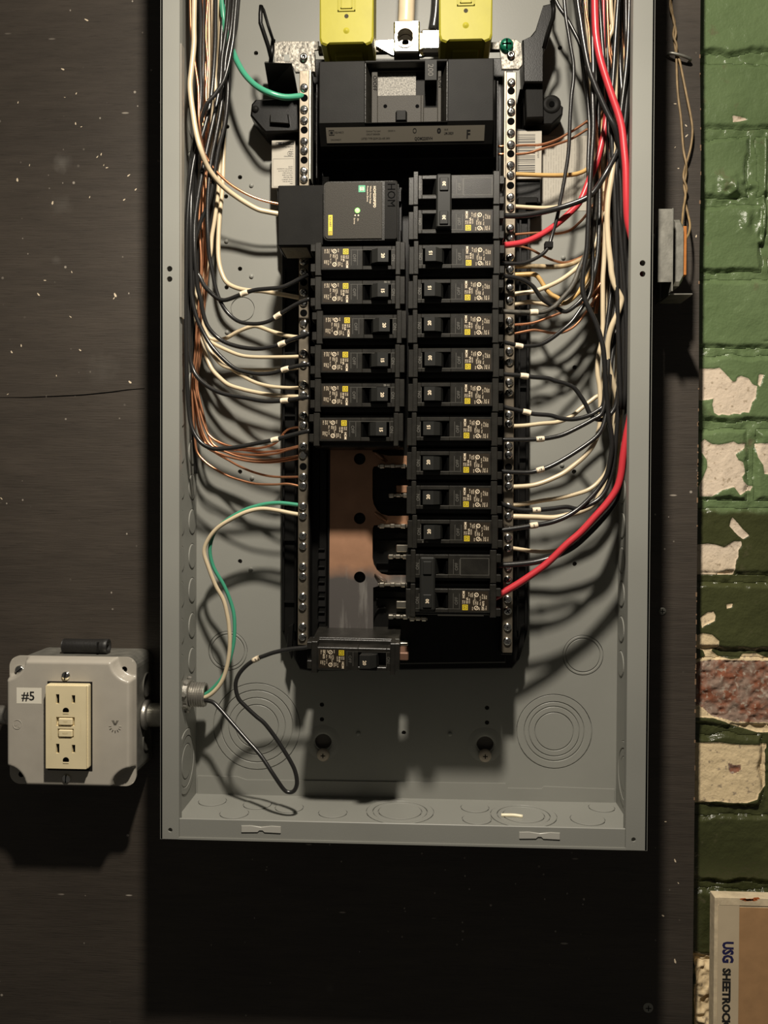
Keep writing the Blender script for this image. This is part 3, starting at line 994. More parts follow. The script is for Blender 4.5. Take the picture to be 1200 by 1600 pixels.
# copper bus bar, a spine with three arms, pierced by round holes
spine = [(516, 690), (582, 690), (582, 706), (606, 712), (640, 712), (640, 727), (600, 727), (584, 729), (582, 734), (582, 778), (584, 788), (589, 797), (596, 803), (606, 806), (640, 806), (640, 819), (600, 819), (584, 821), (582, 826), (582, 872), (584, 882), (589, 891), (596, 897), (606, 899), (640, 899), (640, 912), (600, 913), (583, 918), (583, 986), (514, 986)]
bar = MB().prism(pxpoly(spine, 42), 38.5, 42, 0).build('bus_bar', 'bus', bus)
cut(bar, [((at(px, py, 42)[0], 40, at(px, py, 42)[2]), 'd', 4.7, -6, 6, 28) for px, py in ((562, 717), (562, 810), (562, 902))])
for px, py in ((594, 713), (594, 807), (594, 902)):      # twisted shoulder where each arm leaves the spine
    p, q = at(px - 8, py - 6, 43), at(px + 10, py + 8, 43)
    MB().tube([p, ((p[0] + q[0]) / 2, 44.2, (p[2] + q[2]) / 2), q], [1.0, 2.0, 1.0], 8).build('bar_twist', 'bus', bus)
stab = None
for px0, px1, y in ((590, 640, 728), (607, 640, 774), (590, 640, 822), (606, 640, 870), (590, 640, 914), (606, 640, 964), (640, 668, 967)):
    a, b_ = at(px0, y + 3, 50), at(px1, y - 3, 50)
    mb = MB()
    zc = (a[2] + b_[2]) / 2
    mb.box(a[0], b_[0], 34, 49, zc - 1.0, zc + 1.0, 0, 0.3)
    n = 3
    for k in range(n):
        x = a[0] + (b_[0] - a[0]) * (k + 0.4) / n
        mb.box(x - 2.2, x + 2.2, 47, 50.2, zc - 1.9 + 0.5 * (k % 2), zc + 1.7, 0, 0.7)
    mb.build('stab_finger', 'tin', bus)
for px, py in ((627, 764), (627, 857), (627, 945)):
    p = at(px, py, 46)
    MB().box(p[0] - 4, p[0] + 6, 34, 46, p[2] - 2.8, p[2] + 2.8, 0, 0.4).build('stab_block', 'bus' if py < 800 else 'tin', bus)
a, b_ = at(684, 960, 42), at(752, 956, 42)
MB().box(a[0], b_[0], 33, 42, a[2], b_[2], 0, 0.2).build('bus_tongue', 'bus', bus)
MB().box(a[0], b_[0] + 2, 33, 41, a[2] - 1.2, a[2] - 0.1).build('tongue_edge', 'tin', bus)
for y in (738, 745, 767, 787, 833, 845, 880, 893, 925, 936):   # moulded barriers behind the fingers
    a, b_ = at(588, y, 37), at(636, y, 37)
    MB().box(a[0], b_[0], 33, 37, a[2] - .35, a[2] + .35).build('barrier_rib', BP, bus)
p = at(610, 985, 36)
MB().tube([at(582 + 16 * (1 - math.cos(t)), 955 - 26 * math.sin(t) + 20, 35) for t in np.linspace(-0.3, 1.9, 14)], 0.9, 6).build('round_barrier', BP, bus)

# neutral bars with their terminal screws
SCREW = None


def terminal_screw(parent, loc):
    global SCREW
    if SCREW is None:
        mb = MB().lathe((0, 0, 0), 'd', [(3.15, -1.5), (3.15, 0.6), (2.7, 1.3), (1.7, 1.6), (0.01, 1.6)], 16)
        mb.box(-2.0, 2.0, 1.35, 1.75, -0.42, 0.42, 1); mb.box(-0.42, 0.42, 1.35, 1.75, -2.0, 2.0, 1)
        SCREW = mb.build('terminal_screw', ['screw', 'print_black'], parent, (0, 0, 0))
        s = SCREW
    else:
        s = copy_at(SCREW, parent, (0, 0, 0))
    b0 = parent['base']
    s.location = ((loc[0] - b0[0]) * MM, -(loc[1] - b0[1]) * MM, (loc[2] - b0[2]) * MM)
    s.rotation_euler = (random.uniform(-.12, .12), random.uniform(-1.2, 1.2), random.uniform(-.12, .12))


LS = [137, 171, 188, 221, 235, 267, 280, 409, 425, 457, 473, 505, 521, 552, 570, 601, 617, 649, 664, 697, 711, 745, 759, 791, 806, 837, 853, 885, 900, 932, 948, 979, 995]
LH = [153, 203, 250, 729, 441, 489]
RS = [135, 166, 180, 213, 231, 263, 278, 312, 328, 360, 375, 405, 424, 452, 471, 503, 517, 550, 567, 598, 614, 648, 662, 696, 710, 745, 758, 790, 805, 838, 854, 883, 903, 933, 951, 976, 998]
RH = [148, 195, 245, 294, 443, 729]
for xt, xb_, y0, y1, S, Hh in ((474.5, 474, 110, 1008, LS, LH), (797.5, 794, 112, 1020, RS, RH)):
    pt, pb = at(xt, y0, 56), at(xb_, y1, 56)
    xc = (pt[0] + pb[0]) / 2
    b = MB().box(xc - 4.0, xc + 4.0, 48, 56, pb[2], pt[2], 0, 0.5).build('neutral_bar', 'alu', bus)
    MB().box(xc - 4.6, xc + 4.6, 20, 48, pb[2] - 3, pt[2] + 2, 0, 0.5).build('bar_carrier', BP, bus)
    inn = 1 if xc < 0 else -1
    MB().box(xc + inn * 4.0, xc + inn * 5.4, 44, 57, at(xc, 288, 56)[2], pt[2], 0, 0.2).build('bar_guard', 'galv' if xc < 0 else 'alu', bus)
    for y in S:
        p = at(475, y, 56.5)
        terminal_screw(b, (xc, 56.5, p[2]))
    for y in Hh:
        p = at(475, y, 56.1)
        MB().lathe((xc, 56.05, p[2]), 'd', [(2.9, -2), (2.9, 0.04), (0.01, 0.04)], 16, 0, False).build('empty_hole', 'hole', b)

# zinc brackets and neutral lug at the head
mb = MB()
mb.prism(pxpoly([(428, 66), (434, 63), (470, 63), (498, 63), (498, 76), (489, 77), (489, 112), (461, 112), (455, 99), (428, 97)], 55), 52, 54, 0, 0.4)
mb.prism(pxpoly([(486, 80), (491, 78), (492, 112), (488, 111)], 57), 48, 57, 0)
mb.build('bonding_bracket', 'zinc', bus)
mb = MB().prism(pxpoly([(780, 62), (806, 60), (815, 66), (817, 100), (811, 107), (784, 107)], 55), 52, 54, 0, 0.4)
mb.build('bonding_bracket', 'zinc', bus)
for px, py in ((475, 91), (798, 87)):
    p = at(px, py, 54)
    mb = MB().lathe((p[0], 54, p[2]), 'd', [(3.0, -1), (3.0, 2.4), (2.0, 2.8), (1.2, 2.8), (0.9, 2.0), (0.01, 2.0)], 18)
    mb.build('bracket_screw', 'screw', bus)
p = at(448, 90, 54.3); MB().box(p[0] - 2.3, p[0] + 2.3, 50, 54.1, p[2] - 2.6, p[2] + 2.6).build('square_hole', 'grey_paint', bus)
a, b_ = at(497, 82, 50), at(786, 64, 50)
MB().box(a[0], b_[0], 44, 49, a[2], b_[2], 0, 0.4).build('neutral_strap', 'zinc', bus)
p = at(792, 68, 58)
mb = MB().lathe((p[0], 54, p[2]), 'd', [(5.2, -2), (5.2, 2.4), (4.4, 3.6), (2.4, 4.2), (0.01, 4.2)], 20)
mb.box(p[0] - 3.6, p[0] + 3.6, 57.6, 58.5, p[2] - .6, p[2] + .6, 1); mb.box(p[0] - .6, p[0] + .6, 57.6, 58.5, p[2] - 3.6, p[2] + 3.6, 1)
mb.build('bonding_screw', ['green_screw', 'hole'], bus)
mb = MB().prism(pxpoly([(574, 64), (612, 62), (660, 62), (700, 62), (690, 74), (660, 88), (612, 86)], 52), 49, 52, 0, 0.4)
mb.build('lug_plate', 'bright', bus)
a, b_ = at(615, 84, 70), at(656, 33, 70)
lug = MB().box(a[0], b_[0], 50, 72, a[2], b_[2], 0, 1.2).build('neutral_lug', 'bright', bus)
p = at(633, 58, 72)
cut(lug, [((p[0], 72, p[2]), 'd', 6.2, -9, 4, 28)])
MB().lathe((p[0], 72, p[2]), 'd', [(8.2, -0.2), (8.2, 1.0), (6.4, 1.0), (6.2, -0.5)], 28, 0, False, cap=False).build('lug_collar', 'alu', lug)
MB().lathe((p[0], 64, p[2]), 'd', [(5.9, -1), (5.9, 0.5), (2.8, 0.5), (2.6, -2), (0.01, -2)], 20, 0, False).build('set_screw', 'fitting', lug)
p = at(672, 60, 58)
mb = MB().box(p[0] - 8, p[0] + 9, 46, 58, p[2] - 9.5, p[2] + 8.5, 0, 2.5)
mb.build('ground_clamp', 'bright', bus)

# plastic wire guides at the head, left and right
mb = MB()
mb.tube([at(*q) for q in ((408, 9, 62), (407, 22, 62), (407, 36, 62), (411, 48, 60), (419, 72, 56), (424, 92, 52))], 1.7, 8)
mb.tube([at(*q) for q in ((408, 9, 62), (412, 16, 60), (419, 40, 57), (427, 64, 54))], 1.2, 8)
mb.tube([at(*q) for q in ((427, 62, 50), (425, 80, 50), (423, 98, 50))], 1.8, 8)
mb.build('wire_guide', BP, bus)
mb = MB().hull([at(425, 146, 22), at(467, 154, 22), at(457, 97, 22), at(414, 96, 22)], [at(420, 140, 26), at(464, 152, 26), at(456, 99, 62), at(413, 98, 62)])
mb.build('guide_hood', 'black_plastic', bus)
mb = MB().prism(pxpoly([(392, 160), (398, 153), (466, 150), (468, 203), (414, 206), (408, 200), (390, 178)], 30), 4, 28, 0, 1.5)
mb.prism(pxpoly([(421, 178), (450, 177), (452, 192), (421, 190)], 33), 28, 32, 0, 0.8)
mb.build('guide_foot', BP, bus)
p = at(399, 170, 29)
MB().lathe((p[0], 28, p[2]), 'd', [(3.0, -1), (2.6, 1.2), (1.2, 2.0), (0.01, 2.1)], 16).build('guide_post', 'device_grey', bus)
mb = MB().prism(pxpoly([(817, 58), (830, 52), (838, 42), (850, 3), (863, 0), (866, 3), (867, 28), (850, 75), (849, 100), (849, 125), (820, 125), (818, 80)], 44), 16, 40, 0, 1.0)
mb.build('guide_arm', BP, bus)
mb = MB().tube([at(*q) for q in ((863, 1, 58), (865, 15, 58), (864, 28, 56), (856, 52, 50), (850, 76, 46))], 1.8, 8)
mb.build('wire_guide', BP, bus)
mb = MB().prism(pxpoly([(815, 127), (851, 127), (851, 145), (874, 146), (884, 156), (883, 168), (866, 184), (822, 185), (820, 133), (815, 132)], 36), 4, 24, 0, 1.0)
mb.prism(pxpoly([(821, 128), (849, 128), (850, 182), (823, 183)], 36), 24, 34, 0, 1.0)
mb.build('guide_foot', 'device_grey', bus)
p = at(862, 163, 24)
MB().lathe((p[0], 24, p[2]), 'd', [(7.5, 0.2), (6.8, 1.2), (4.0, 0.6), (2.3, 0.2)], 20, 0, True, cap=False).build('eyelet', 'device_grey', bus)
MB().lathe((p[0], 24, p[2]), 'd', [(2.3, 0), (2.3, 0.9), (0.01, 0.9)], 16, 0, False).build('eyelet_hole', 'hole', bus)
for x0, x1, y0, y1 in ((809, 842, 305, 335), (820, 846, 312, 330)):
    a, b_ = at(x0, y1, 30), at(x1, y0, 30)
    MB().box(a[0], b_[0], 20, 27, a[2], b_[2], 0, 1.0).build('base_tab', 'device_grey', bus)
# paper labels on the pan
a, b_ = at(424, 293, 24), at(461, 218, 24)
mb = MB().box(a[0], b_[0], 20, 23.0, a[2], b_[2], 0, 0.3)
xm, zt_ = (a[0] + b_[0]) / 2, b_[2]
wd, ht = b_[0] - a[0], b_[2] - a[2]
D = 23.06
mb.rect(a[0] + wd * .30, b_[0] - 1.2, zt_ - 4.0, zt_ - 1.4, D, 1)
mb.text('SQUARE D', xm + wd * .16, zt_ - 2.7, D + .04, 1.7, 180, 0, 'c', 0.02, 0.85)
mb.text('D', a[0] + wd * .24, zt_ - 2.7, D, 2.0, 180, 1); mb.frame(a[0] + wd * .17, a[0] + wd * .30, zt_ - 4, zt_ - 1.4, .25, D, 1)
for k, (s, h) in enumerate((('Schneider Electric', .95), ('AC 63', .8), ('LISTED', 1.0), ('E-6483', 1.0), ('PANELBOARD', .9))):
    mb.text(s, b_[0] - 1.5, zt_ - 5.8 - k * 1.9, D, h, 180, 1, 'l', .02)
mb.ring(b_[0] - 4.6, zt_ - 11.0, 1.7, 1.95, D, 1); mb.text('UL', b_[0] - 4.6, zt_ - 11, D, 1.1, 180, 1)
mb.frame(a[0] + 1.2, b_[0] - 1.0, a[2] + 1.2, zt_ - 15.2, 0.2, D, 1)
for k, s in enumerate(('NOTE', 'Use 60 75 C conductors', 'Type of wire Cu or Al', 'Enclosure type 1', 'Class CTL panel', 'Max 225 amps', 'Series 120/240 V', 'Torque 36 lb-in', 'Main')):
    mb.text(s, b_[0] - 2, a[2] + ht * .44 - k * 1.75, D, .95, 180, 1, 'l', .02)
mb.build('maker_label', ['paper', 'print_black'], bus)
a, b_ = at(807, 279, 24), at(847, 203, 24)
mb = MB().box(a[0], b_[0], 20, 23.0, a[2], b_[2], 0, 0.3)
z = b_[2] - 3; rng = random.Random(2)
while z > a[2] + 2:
    h = rng.choice([.35, .5, .8, 1.1])
    mb.rect(a[0] + 1, a[0] + (b_[0] - a[0]) * .74, z - h, z, D, 1)
    z -= h + rng.choice([.4, .6, .9, 1.3])
mb.text('47809', a[0] + (b_[0] - a[0]) * .86, (a[2] + b_[2]) / 2, D, 1.6, -90, 1)
mb.build('barcode_label', ['paper', 'print_black'], bus)

# ------------------------------------------------------------------ main breaker
a, b_ = at(498, 194, 96), at(772, 90, 96)
X0, X1, ZB, ZT = a[0], b_[0], a[2], b_[2]
mbk = thing('main_breaker', ((X0 + X1) / 2, 30, ZB), 'wide black main breaker with a 200 handle, under the yellow lug covers', 'circuit breaker')
za = at(640, 92, 96)[2]
fx0, fx1 = at(571, 98, 96)[0], at(699, 98, 96)[0]
fz0, fz1 = at(640, 190, 96)[2], at(640, 97, 96)[2]
mb = MB()      # front shell built round the recessed plate
mb.box(X0, fx0, 60, 96, ZB, ZT, 0, 0.8); mb.box(fx1, X1, 60, 96, ZB, ZT, 0, 0.8)
mb.box(fx0 - .5, fx1 + .5, 60, 96, fz1, ZT, 0, 0.6); mb.box(fx0 - .5, fx1 + .5, 60, 96, ZB, fz0, 0, 0.6)
mb.box(fx0, fx1, 60, 84, fz0, fz1)
mb.box(X0 - 4, X1 + 4, 32, 66, ZB - 15, ZT - 1, 0, 1.0)
# sloping underside that carries the rating label
zc = ZB - 11.5
mb.hull([(X0, 60, ZB), (X0, 95.5, ZB + 0.3), (X0, 84, zc), (X0, 60, zc)], [(X1, 60, ZB), (X1, 95.5, ZB + 0.3), (X1, 84, zc), (X1, 60, zc)])
mb.build('housing', 'device_grey', mbk)
mb = MB()
for s, xa in ((1, fx0), (-1, fx1)):
    mb.hull([(xa, 96, fz0), (xa, 96, fz1), (xa, 84, fz1), (xa, 84, fz0)], [(xa + s * .2, 96, fz0 + .2), (xa + s * .2, 96, fz1 - .2), (xa + s * 4.5, 84, fz1 - 3), (xa + s * 4.5, 84, fz0)])
mb.hull([(fx0, 96, fz1), (fx1, 96, fz1), (fx1, 84, fz1), (fx0, 84, fz1)], [(fx0, 95.8, fz1 - .2), (fx1, 95.8, fz1 - .2), (fx1 - 4, 84, fz1 - 3.4), (fx0 + 4, 84, fz1 - 3.4)])
mb.build('recess_bevel', 'breaker_black', mbk)
wx0, wx1 = at(590, 130, 90)[0], at(656, 130, 90)[0]
hx0, hx1 = at(662, 130, 90)[0], at(684, 130, 90)[0]
wz0, wz1 = at(620, 149, 90)[2], at(620, 110, 90)[2]
hz0_ = at(672, 168, 90)[2]
px0, px1, pz0, pz1 = fx0 + 4.3, fx1 - 4.3, fz0 + .2, fz1 - 3.2
mb = MB()      # speckled face plate with its window and handle slot left open
mb.box(px0, wx0, 84, 90, pz0, pz1, 0, .3); mb.box(hx1, px1, 84, 90, pz0, pz1, 0, .3)
mb.box(wx0, hx1, 84, 90, wz1, pz1, 0, .3); mb.box(wx0, wx1 + 1, 84, 90, pz0, wz0, 0, .3)
mb.box(wx1 + 1, hx0, 84, 90, pz0, wz0, 0, .3); mb.box(hx0, hx1, 84, 90, pz0, hz0_, 0, .3)
mb.build('face_plate', 'speckle', mbk)
MB().box(wx0, wx1 - 3, 84, 86.6, wz0, wz1).build('window_plate', 'window', mbk)
mb = MB().hull([(hx0 + .6, 84, at(672, 128, 90)[2]), (hx1 - .6, 84, at(672, 128, 90)[2]), (hx1 - .6, 84, wz1 + 4), (hx0 + .6, 84, wz1 + 4)],
               [(hx0 + 1, 101, at(672, 128, 98)[2]), (hx1 - 1, 101, at(672, 128, 98)[2]), (hx1 - 1, 103, at(672, 99, 98)[2]), (hx0 + 1, 103, at(672, 99, 98)[2])])
h_o = mb.build('handle', 'toggle_black', mbk)
zt0, zt1 = at(672, 128, 98)[2], at(672, 99, 98)[2]
mb = MB().text('200', (hx0 + hx1) / 2, (zt0 + zt1) / 2, 102.3, 4.0, -90, 0, 'c', 0.0)
for v in range(len(mb.v)):      # lettering follows the leaning face
    x, y, z = mb.v[v]; mb.v[v] = (x, -(101.12 + 2.0 * (z - zt0) / (zt1 - zt0)), z)
mb.build('handle_number', 'print_grey', h_o)
mb = MB().text('O/OFF', at(586, 130, 90)[0], at(586, 130, 90)[2], 90.08, 2.9, -90, 0, 'c', 0.01)
mb.text('I/ON', at(688.5, 126, 90)[0], at(688, 128, 90)[2], 90.08, 2.9, -90, 0, 'c', 0.01)
mb.build('switch_lettering', 'hole', mbk)
for px in (602, 652):
    p = at(px, 166, 90); MB().lathe((p[0], 90.02, p[2]), 'd', [(1.45, -1), (1.45, .05), (0.01, .05)], 14, 0, False).build('test_hole', 'hole', mbk)
a, b_ = at(614, 190, 91), at(640, 174, 91)
MB().hull([(a[0], 84, a[2]), (b_[0], 84, a[2]), (b_[0], 84, b_[2]), (a[0], 84, b_[2])], [(a[0] + 3, 94, a[2]), (b_[0] - 3, 94, a[2]), (b_[0] - 3, 94, b_[2] - .5), (a[0] + 3, 94, b_[2] - .5)]).build('catch', 'device_grey', mbk)


def on_slope(x, t):      # t from 0 (front edge) to 1 (rear edge) down the sloping underside
    return (x, 95.7 - 11.5 * t, ZB + 0.2 - 11.7 * t)


lx0, lx1 = at(510, 205, 90)[0], at(757, 205, 90)[0]
mb = MB().quad([on_slope(lx0, .16), on_slope(lx1, .16), on_slope(lx1, .86), on_slope(lx0, .86)])
tb = MB()
LH_ = 11.3
for s, u, v, h, al, bo in (('SQUARE D', 6.5, 2.6, 1.0, 'l', 0), ('Common Trip Listed', 30, 2.2, .9, 'l', 0), ('120/240 V~', 46, 2.2, .9, 'l', 0), ('CIRCUIT BREAKER', 30, 3.9, .9, 'l', 0), ('LISTED TYPE QOM 22k AIR 240V', 26, 6.2, 1.1, 'l', 0), ('QOM2200VH', 66, 6.6, 1.7, 'l', .02), ('ISSUE', 88, 2.0, .9, 'l', 0), ('LM-3829', 88, 4.0, 1.4, 'l', .01), ('F', 106, 4.6, 4.6, 'c', .03), ('DISCONNECT', 3, 6.6, .9, 'l', 0)):
    tb.text(s, lx0 + u * (lx1 - lx0) / 118, -v, 0, h, 0, 0, al, bo)
tb.frame(lx0 + 2, lx0 + 6, -4.2, -1.4, .3, 0); tb.rect(lx0 + 3, lx0 + 5, -3.4, -2.2, 0)
tb.ring(lx0 + 66, -2.4, 1.0, 1.4, 0, 0, 16); tb.ring(lx0 + 84, -2.6, .5, 1.5, 0, 0, 16)
for v in range(len(tb.v)):
    x, y, z = tb.v[v]; q = on_slope(x, .16 + .70 * (-z) / 8.4); tb.v[v] = (q[0], -(q[1] + .08), q[2] - .05)
lab = mb.build('rating_label', mat('dimmed_label', lin((118, 112, 100)), 0.6), mbk)  # the dimness of the downward face is put into the label colour
for v in lab.data.vertices: v.co.y -= .00004; v.co.z -= .00002
tb.build('label_print', 'print_black', lab)
mb = MB()      # low rear part of the main breaker, with its bolted straps
mb.box(X0 + 1, X1 - 1, 30, 38, at(640, 284, 50)[2], ZB - 14, 0, 1.0)
mb.build('terminal_deck', 'black_plastic', mbk)
for px in (555, 697):
    p = at(px + 3, 250, 54)
    MB().box(p[0] - 6, p[0] + 6, 37, 42, p[2] - 12, p[2] + 12, 0, 1).build('terminal_strap', 'device_grey', mbk)
for px, py in ((582, 228), (688, 228), (633, 275)):
    p = at(px, py, 74)
    MB().lathe((p[0], 44, p[2]), 'd', [(3.0, -8), (3.0, 2.5), (2.0, 3.5), (0.01, 3.6)], 16).build('terminal_bolt', 'device_grey', mbk)
for px in (620, 660):
    p = at(px, 245, 54); MB().box(p[0] - .7, p[0] + .7, 37, 44, p[2] - 14, p[2] + 14).build('barrier_rib', 'black_plastic', mbk)
for xs_ in (X0 - 5.5, X1 + 4.2): MB().box(xs_, xs_ + 1.3, 40, 70, ZB - 30, ZT - 4, 0, .4).build('side_skirt', 'black_plastic', mbk)

# ------------------------------------------------------------------ yellow covers over the line lugs
for x0, x1, yb, yl, lab in ((499, 584, 71, 88, 'translucent yellow plastic lug cover standing left of the bright neutral lug'), (686, 770, 66, 84, 'translucent yellow plastic lug cover standing right of the bright neutral lug')):
    lab = lab.replace('translucent ', '')
    a, b_ = at(x0, yb, 97), at(x1, -45, 97)
    cx = (a[0] + b_[0]) / 2
    t = thing('lug_cover', (cx, 60, a[2]), lab, 'lug cover', 'yellow lug covers on the main breaker')
    z0, z1 = a[2], b_[2]
    xa, xb = a[0], b_[0]
    mb = MB().prism([(xa + 5, z0), (xa + 6.5, z0 + 1.2), (xb - 6.5, z0 + 1.2), (xb - 5, z0), (xb - 1.2, z0 + 1.6), (xb, z0 + 5), (xb, z1), (xa, z1), (xa, z0 + 5), (xa + 1.2, z0 + 1.6)], 64, 97, 0, 1.2)
    body = mb.build('cover_body', 'cover_yellow', t)
    zl = at(541, yl, 84)[2]
    mb = MB().box(xa + 10, xb - 9, 60, 84, zl, z0 + 3, 0, .8)
    mb.box(xa + 2, xa + 11, 60, 88, zl + 3.2, z0 + 3, 0, 2); mb.box(xb - 10, xb - 1, 60, 88, zl + 3.2, z0 + 3, 0, 2)
    mb.build('cover_skirt', 'cover_yellow', t)
    zc_ = at(541, 18, 97)[2] - (0 if x0 < 600 else -2)
    mb = MB()
    w = 6.6
    for o_, th in ((w, 1.1), (w - 2.2, .9)):
        mb.box(cx - o_, cx + o_, 97, 97.7, zc_ + (w - o_) * .9, zc_ + (w - o_) * .9 + th, 0, .2)
        mb.box(cx - o_, cx - o_ + th, 97, 97.7, zc_ + (w - o_) * .9, zc_ + 13, 0, .2); mb.box(cx + o_ - th, cx + o_, 97, 97.7, zc_ + (w - o_) * .9, zc_ + 13, 0, .2)
    mb.build('embossed_logo', 'cover_yellow', t)
    MB().lathe((cx, 97.02, zc_ - 3.4), 'd', [(1.6, -1), (1.6, .05), (0.01, .05)], 14, 0, False).build('peep_hole', mat('dark_yellow', (0.02, 0.015, 0.002), .8), t)
    MB().lathe((cx, 97, zc_ - 14), 'd', [(2.4, 0), (1.6, .5), (.6, .9), (.01, 1.0)], 14).build('mould_dimple', 'cover_yellow', t)

# ------------------------------------------------------------------ surge protector
a, b_ = at(434, 384, 90), at(628, 287, 90)
SX0, SX1, SZ0, SZ1 = a[0], b_[0], a[2], b_[2]
spd = thing('surge_protector', ((SX0 + SX1) / 2, 36, SZ0), 'black plug-on surge protector with a lit green light, filling the left column head', 'surge protector')
cxl = at(505, 330, 94)[0]; cxr = at(604, 330, 94)[0]
mb = MB().box(SX0, cxl + 6, 58, 90, SZ0, SZ1, 0, .7)
mb.box(cxl - 8, cxl + 6, 36, 60, SZ0 + 1, SZ1 - 1, 0, .5)
mb.build('housing', 'device_grey', spd)
mb = MB().box(cxl + 4, SX1 - 2, 36, 88, SZ0 + 2, SZ1 + 1, 0, .6)
for z in (SZ0 + 6, SZ1 - 8): mb.box(SX1 - 7, SX1 - .5, 40, 86, z - 4, z + 6, 0, .5)
mb.box(SX1 - 6.5, SX1 - .5, 40, 82, SZ0 + 1, SZ1)
mb.build('clip_end', 'black_plastic', spd)
ct, cb = at(550, 282, 96)[2], at(550, 376, 96)[2]


def rounded(x0, x1, z0, z1, rl, rr, n=6):
    pts = []
    for cx, cz, r, a0 in ((x1 - rr, z0 + rr, rr, -90), (x1 - rr, z1 - rr, rr, 0), (x0 + rl, z1 - rl, rl, 90), (x0 + rl, z0 + rl, rl, 180)):
        for k in range(n + 1):
            t = math.radians(a0 + 90 * k / n); pts.append((cx + r * math.cos(t), cz + r * math.sin(t)))
    return pts


x600 = at(621, 330, 96)[0]
rim = MB().prism(rounded(cxl, x600, cb, ct, 4.2, 2.0), 80, 95.2, 0, .5).build('cover_rim', 'breaker_black', spd)
MB().prism(rounded(cxl + 1.2, at(597, 330, 96)[0], cb + 1.3, ct - 1.3, 3.2, .4), 95, 96, 0, .3).build('cover_face', 'speckle', spd)
st = MB().prism(rounded(at(601, 330, 96)[0], x600 - .3, cb + .8, ct - .8, .4, 1.6), 95, 96, 0, .3).build('name_strip', 'device_grey', spd)
p = at(612, 288, 96)
MB().text('HOM', p[0], p[2] + 1, 96.08, 6.0, -90, 0, 'l', .0, 0.92).build('raised_name', 'hole', st)
mb = MB()
for s, px, h, bo in (('HOM2250PSPD', 585.5, 1.9, .015), ('Whole Home Surge', 579.2, 1.25, 0), ('Protective Device', 574.6, 1.25, 0)):
    p = at(px, 290, 96); mb.text(s, p[0], p[2] - .3, 96.08, h, -90, 0, 'l', bo, .92)
for s, px, py in (('On', 559.5, 341), ('Service', 554, 340.5)):
    p = at(px, py, 96); mb.text(s, p[0], p[2], 96.08, 1.15, -90, 0, 'l')
for px in (560, 555):
    p = at(px, 336.5, 96); mb.ring(p[0], p[2], .01, .55, 96.08, 0, 10)
mb.build('front_lettering', 'print_white', spd)
p = at(565.5, 295, 96)
mb = MB().box(p[0] - 2.5, p[0] + 2.5, 95.9, 96.15, p[2] - 2.5, p[2] + 2.5, 0)
mb.ring(p[0], p[2], .9, 1.6, 96.2, 1, 14); mb.rect(p[0] - .3, p[0] + .3, p[2] - 1.6, p[2] + 1.6, 96.2, 1)
mb.build('leaf_logo', ['logo_green', 'print_white'], spd)
a, b_ = at(513, 367.5, 96), at(519.5, 336, 96)
mb = MB().box(a[0], b_[0], 95.9, 96.12, a[2], b_[2], 0)
xm = (a[0] + b_[0]) / 2
mb.text('SQUARE', xm, b_[2] - .9, 96.17, 1.55, -90, 1, 'l', .02, .98)
mb.frame(a[0] + .4, b_[0] - .4, a[2] + .4, a[2] + 2.9, .3, 96.17, 1); mb.text('D', xm, a[2] + 1.65, 96.17, 1.3, -90, 1, 'c', .02)
mb.build('maker_plate', ['logo_yellow', 'print_black'], spd)
p = at(558.5, 329, 96)
MB().lathe((p[0], 96, p[2]), 'd', [(1.9, -.5), (1.8, .5), (1.0, 1.1), (.01, 1.3)], 16).build('indicator_light', 'led', spd)
lx0_, lx1_ = at(441, 395, 80)[0], at(481, 395, 80)[0]
mb = MB().quad([(lx0_, 85, SZ0 - .08), (lx1_, 85, SZ0 - .08), (lx1_, 57, SZ0 - .08), (lx0_, 57, SZ0 - .08)])
lb = mb.build('underside_label', mat('grey_label', lin((150, 144, 128)), .6), spd)
tb = MB()
for k, s in enumerate(('SPD TYPE 1', '50kA', 'LISTED', 'UL 1449', '120/240V', 'In 20kA', 'IP20')):
    for u in (0.0, 1.0):
        w, f, ww = glyphs(s)
        tb.add([(lx0_ + 2.2 + u * 8 + q * 1.5, 82 - k * 3.2 - r * 1.5, SZ0 - .14) for q, r in w], f)
tb.build('label_print', 'print_black', lb)
MB().box(SX0 - 2.0, SX0 + 1, 38, 64, SZ0 + 14, SZ0 + 34, 0, .6).build('wire_entry', 'black_plastic', spd)

# ------------------------------------------------------------------ branch breakers
# local frame: x from the wire side... +x is the wire end (right column), D 0 at the bus to 60 at the face, z centred


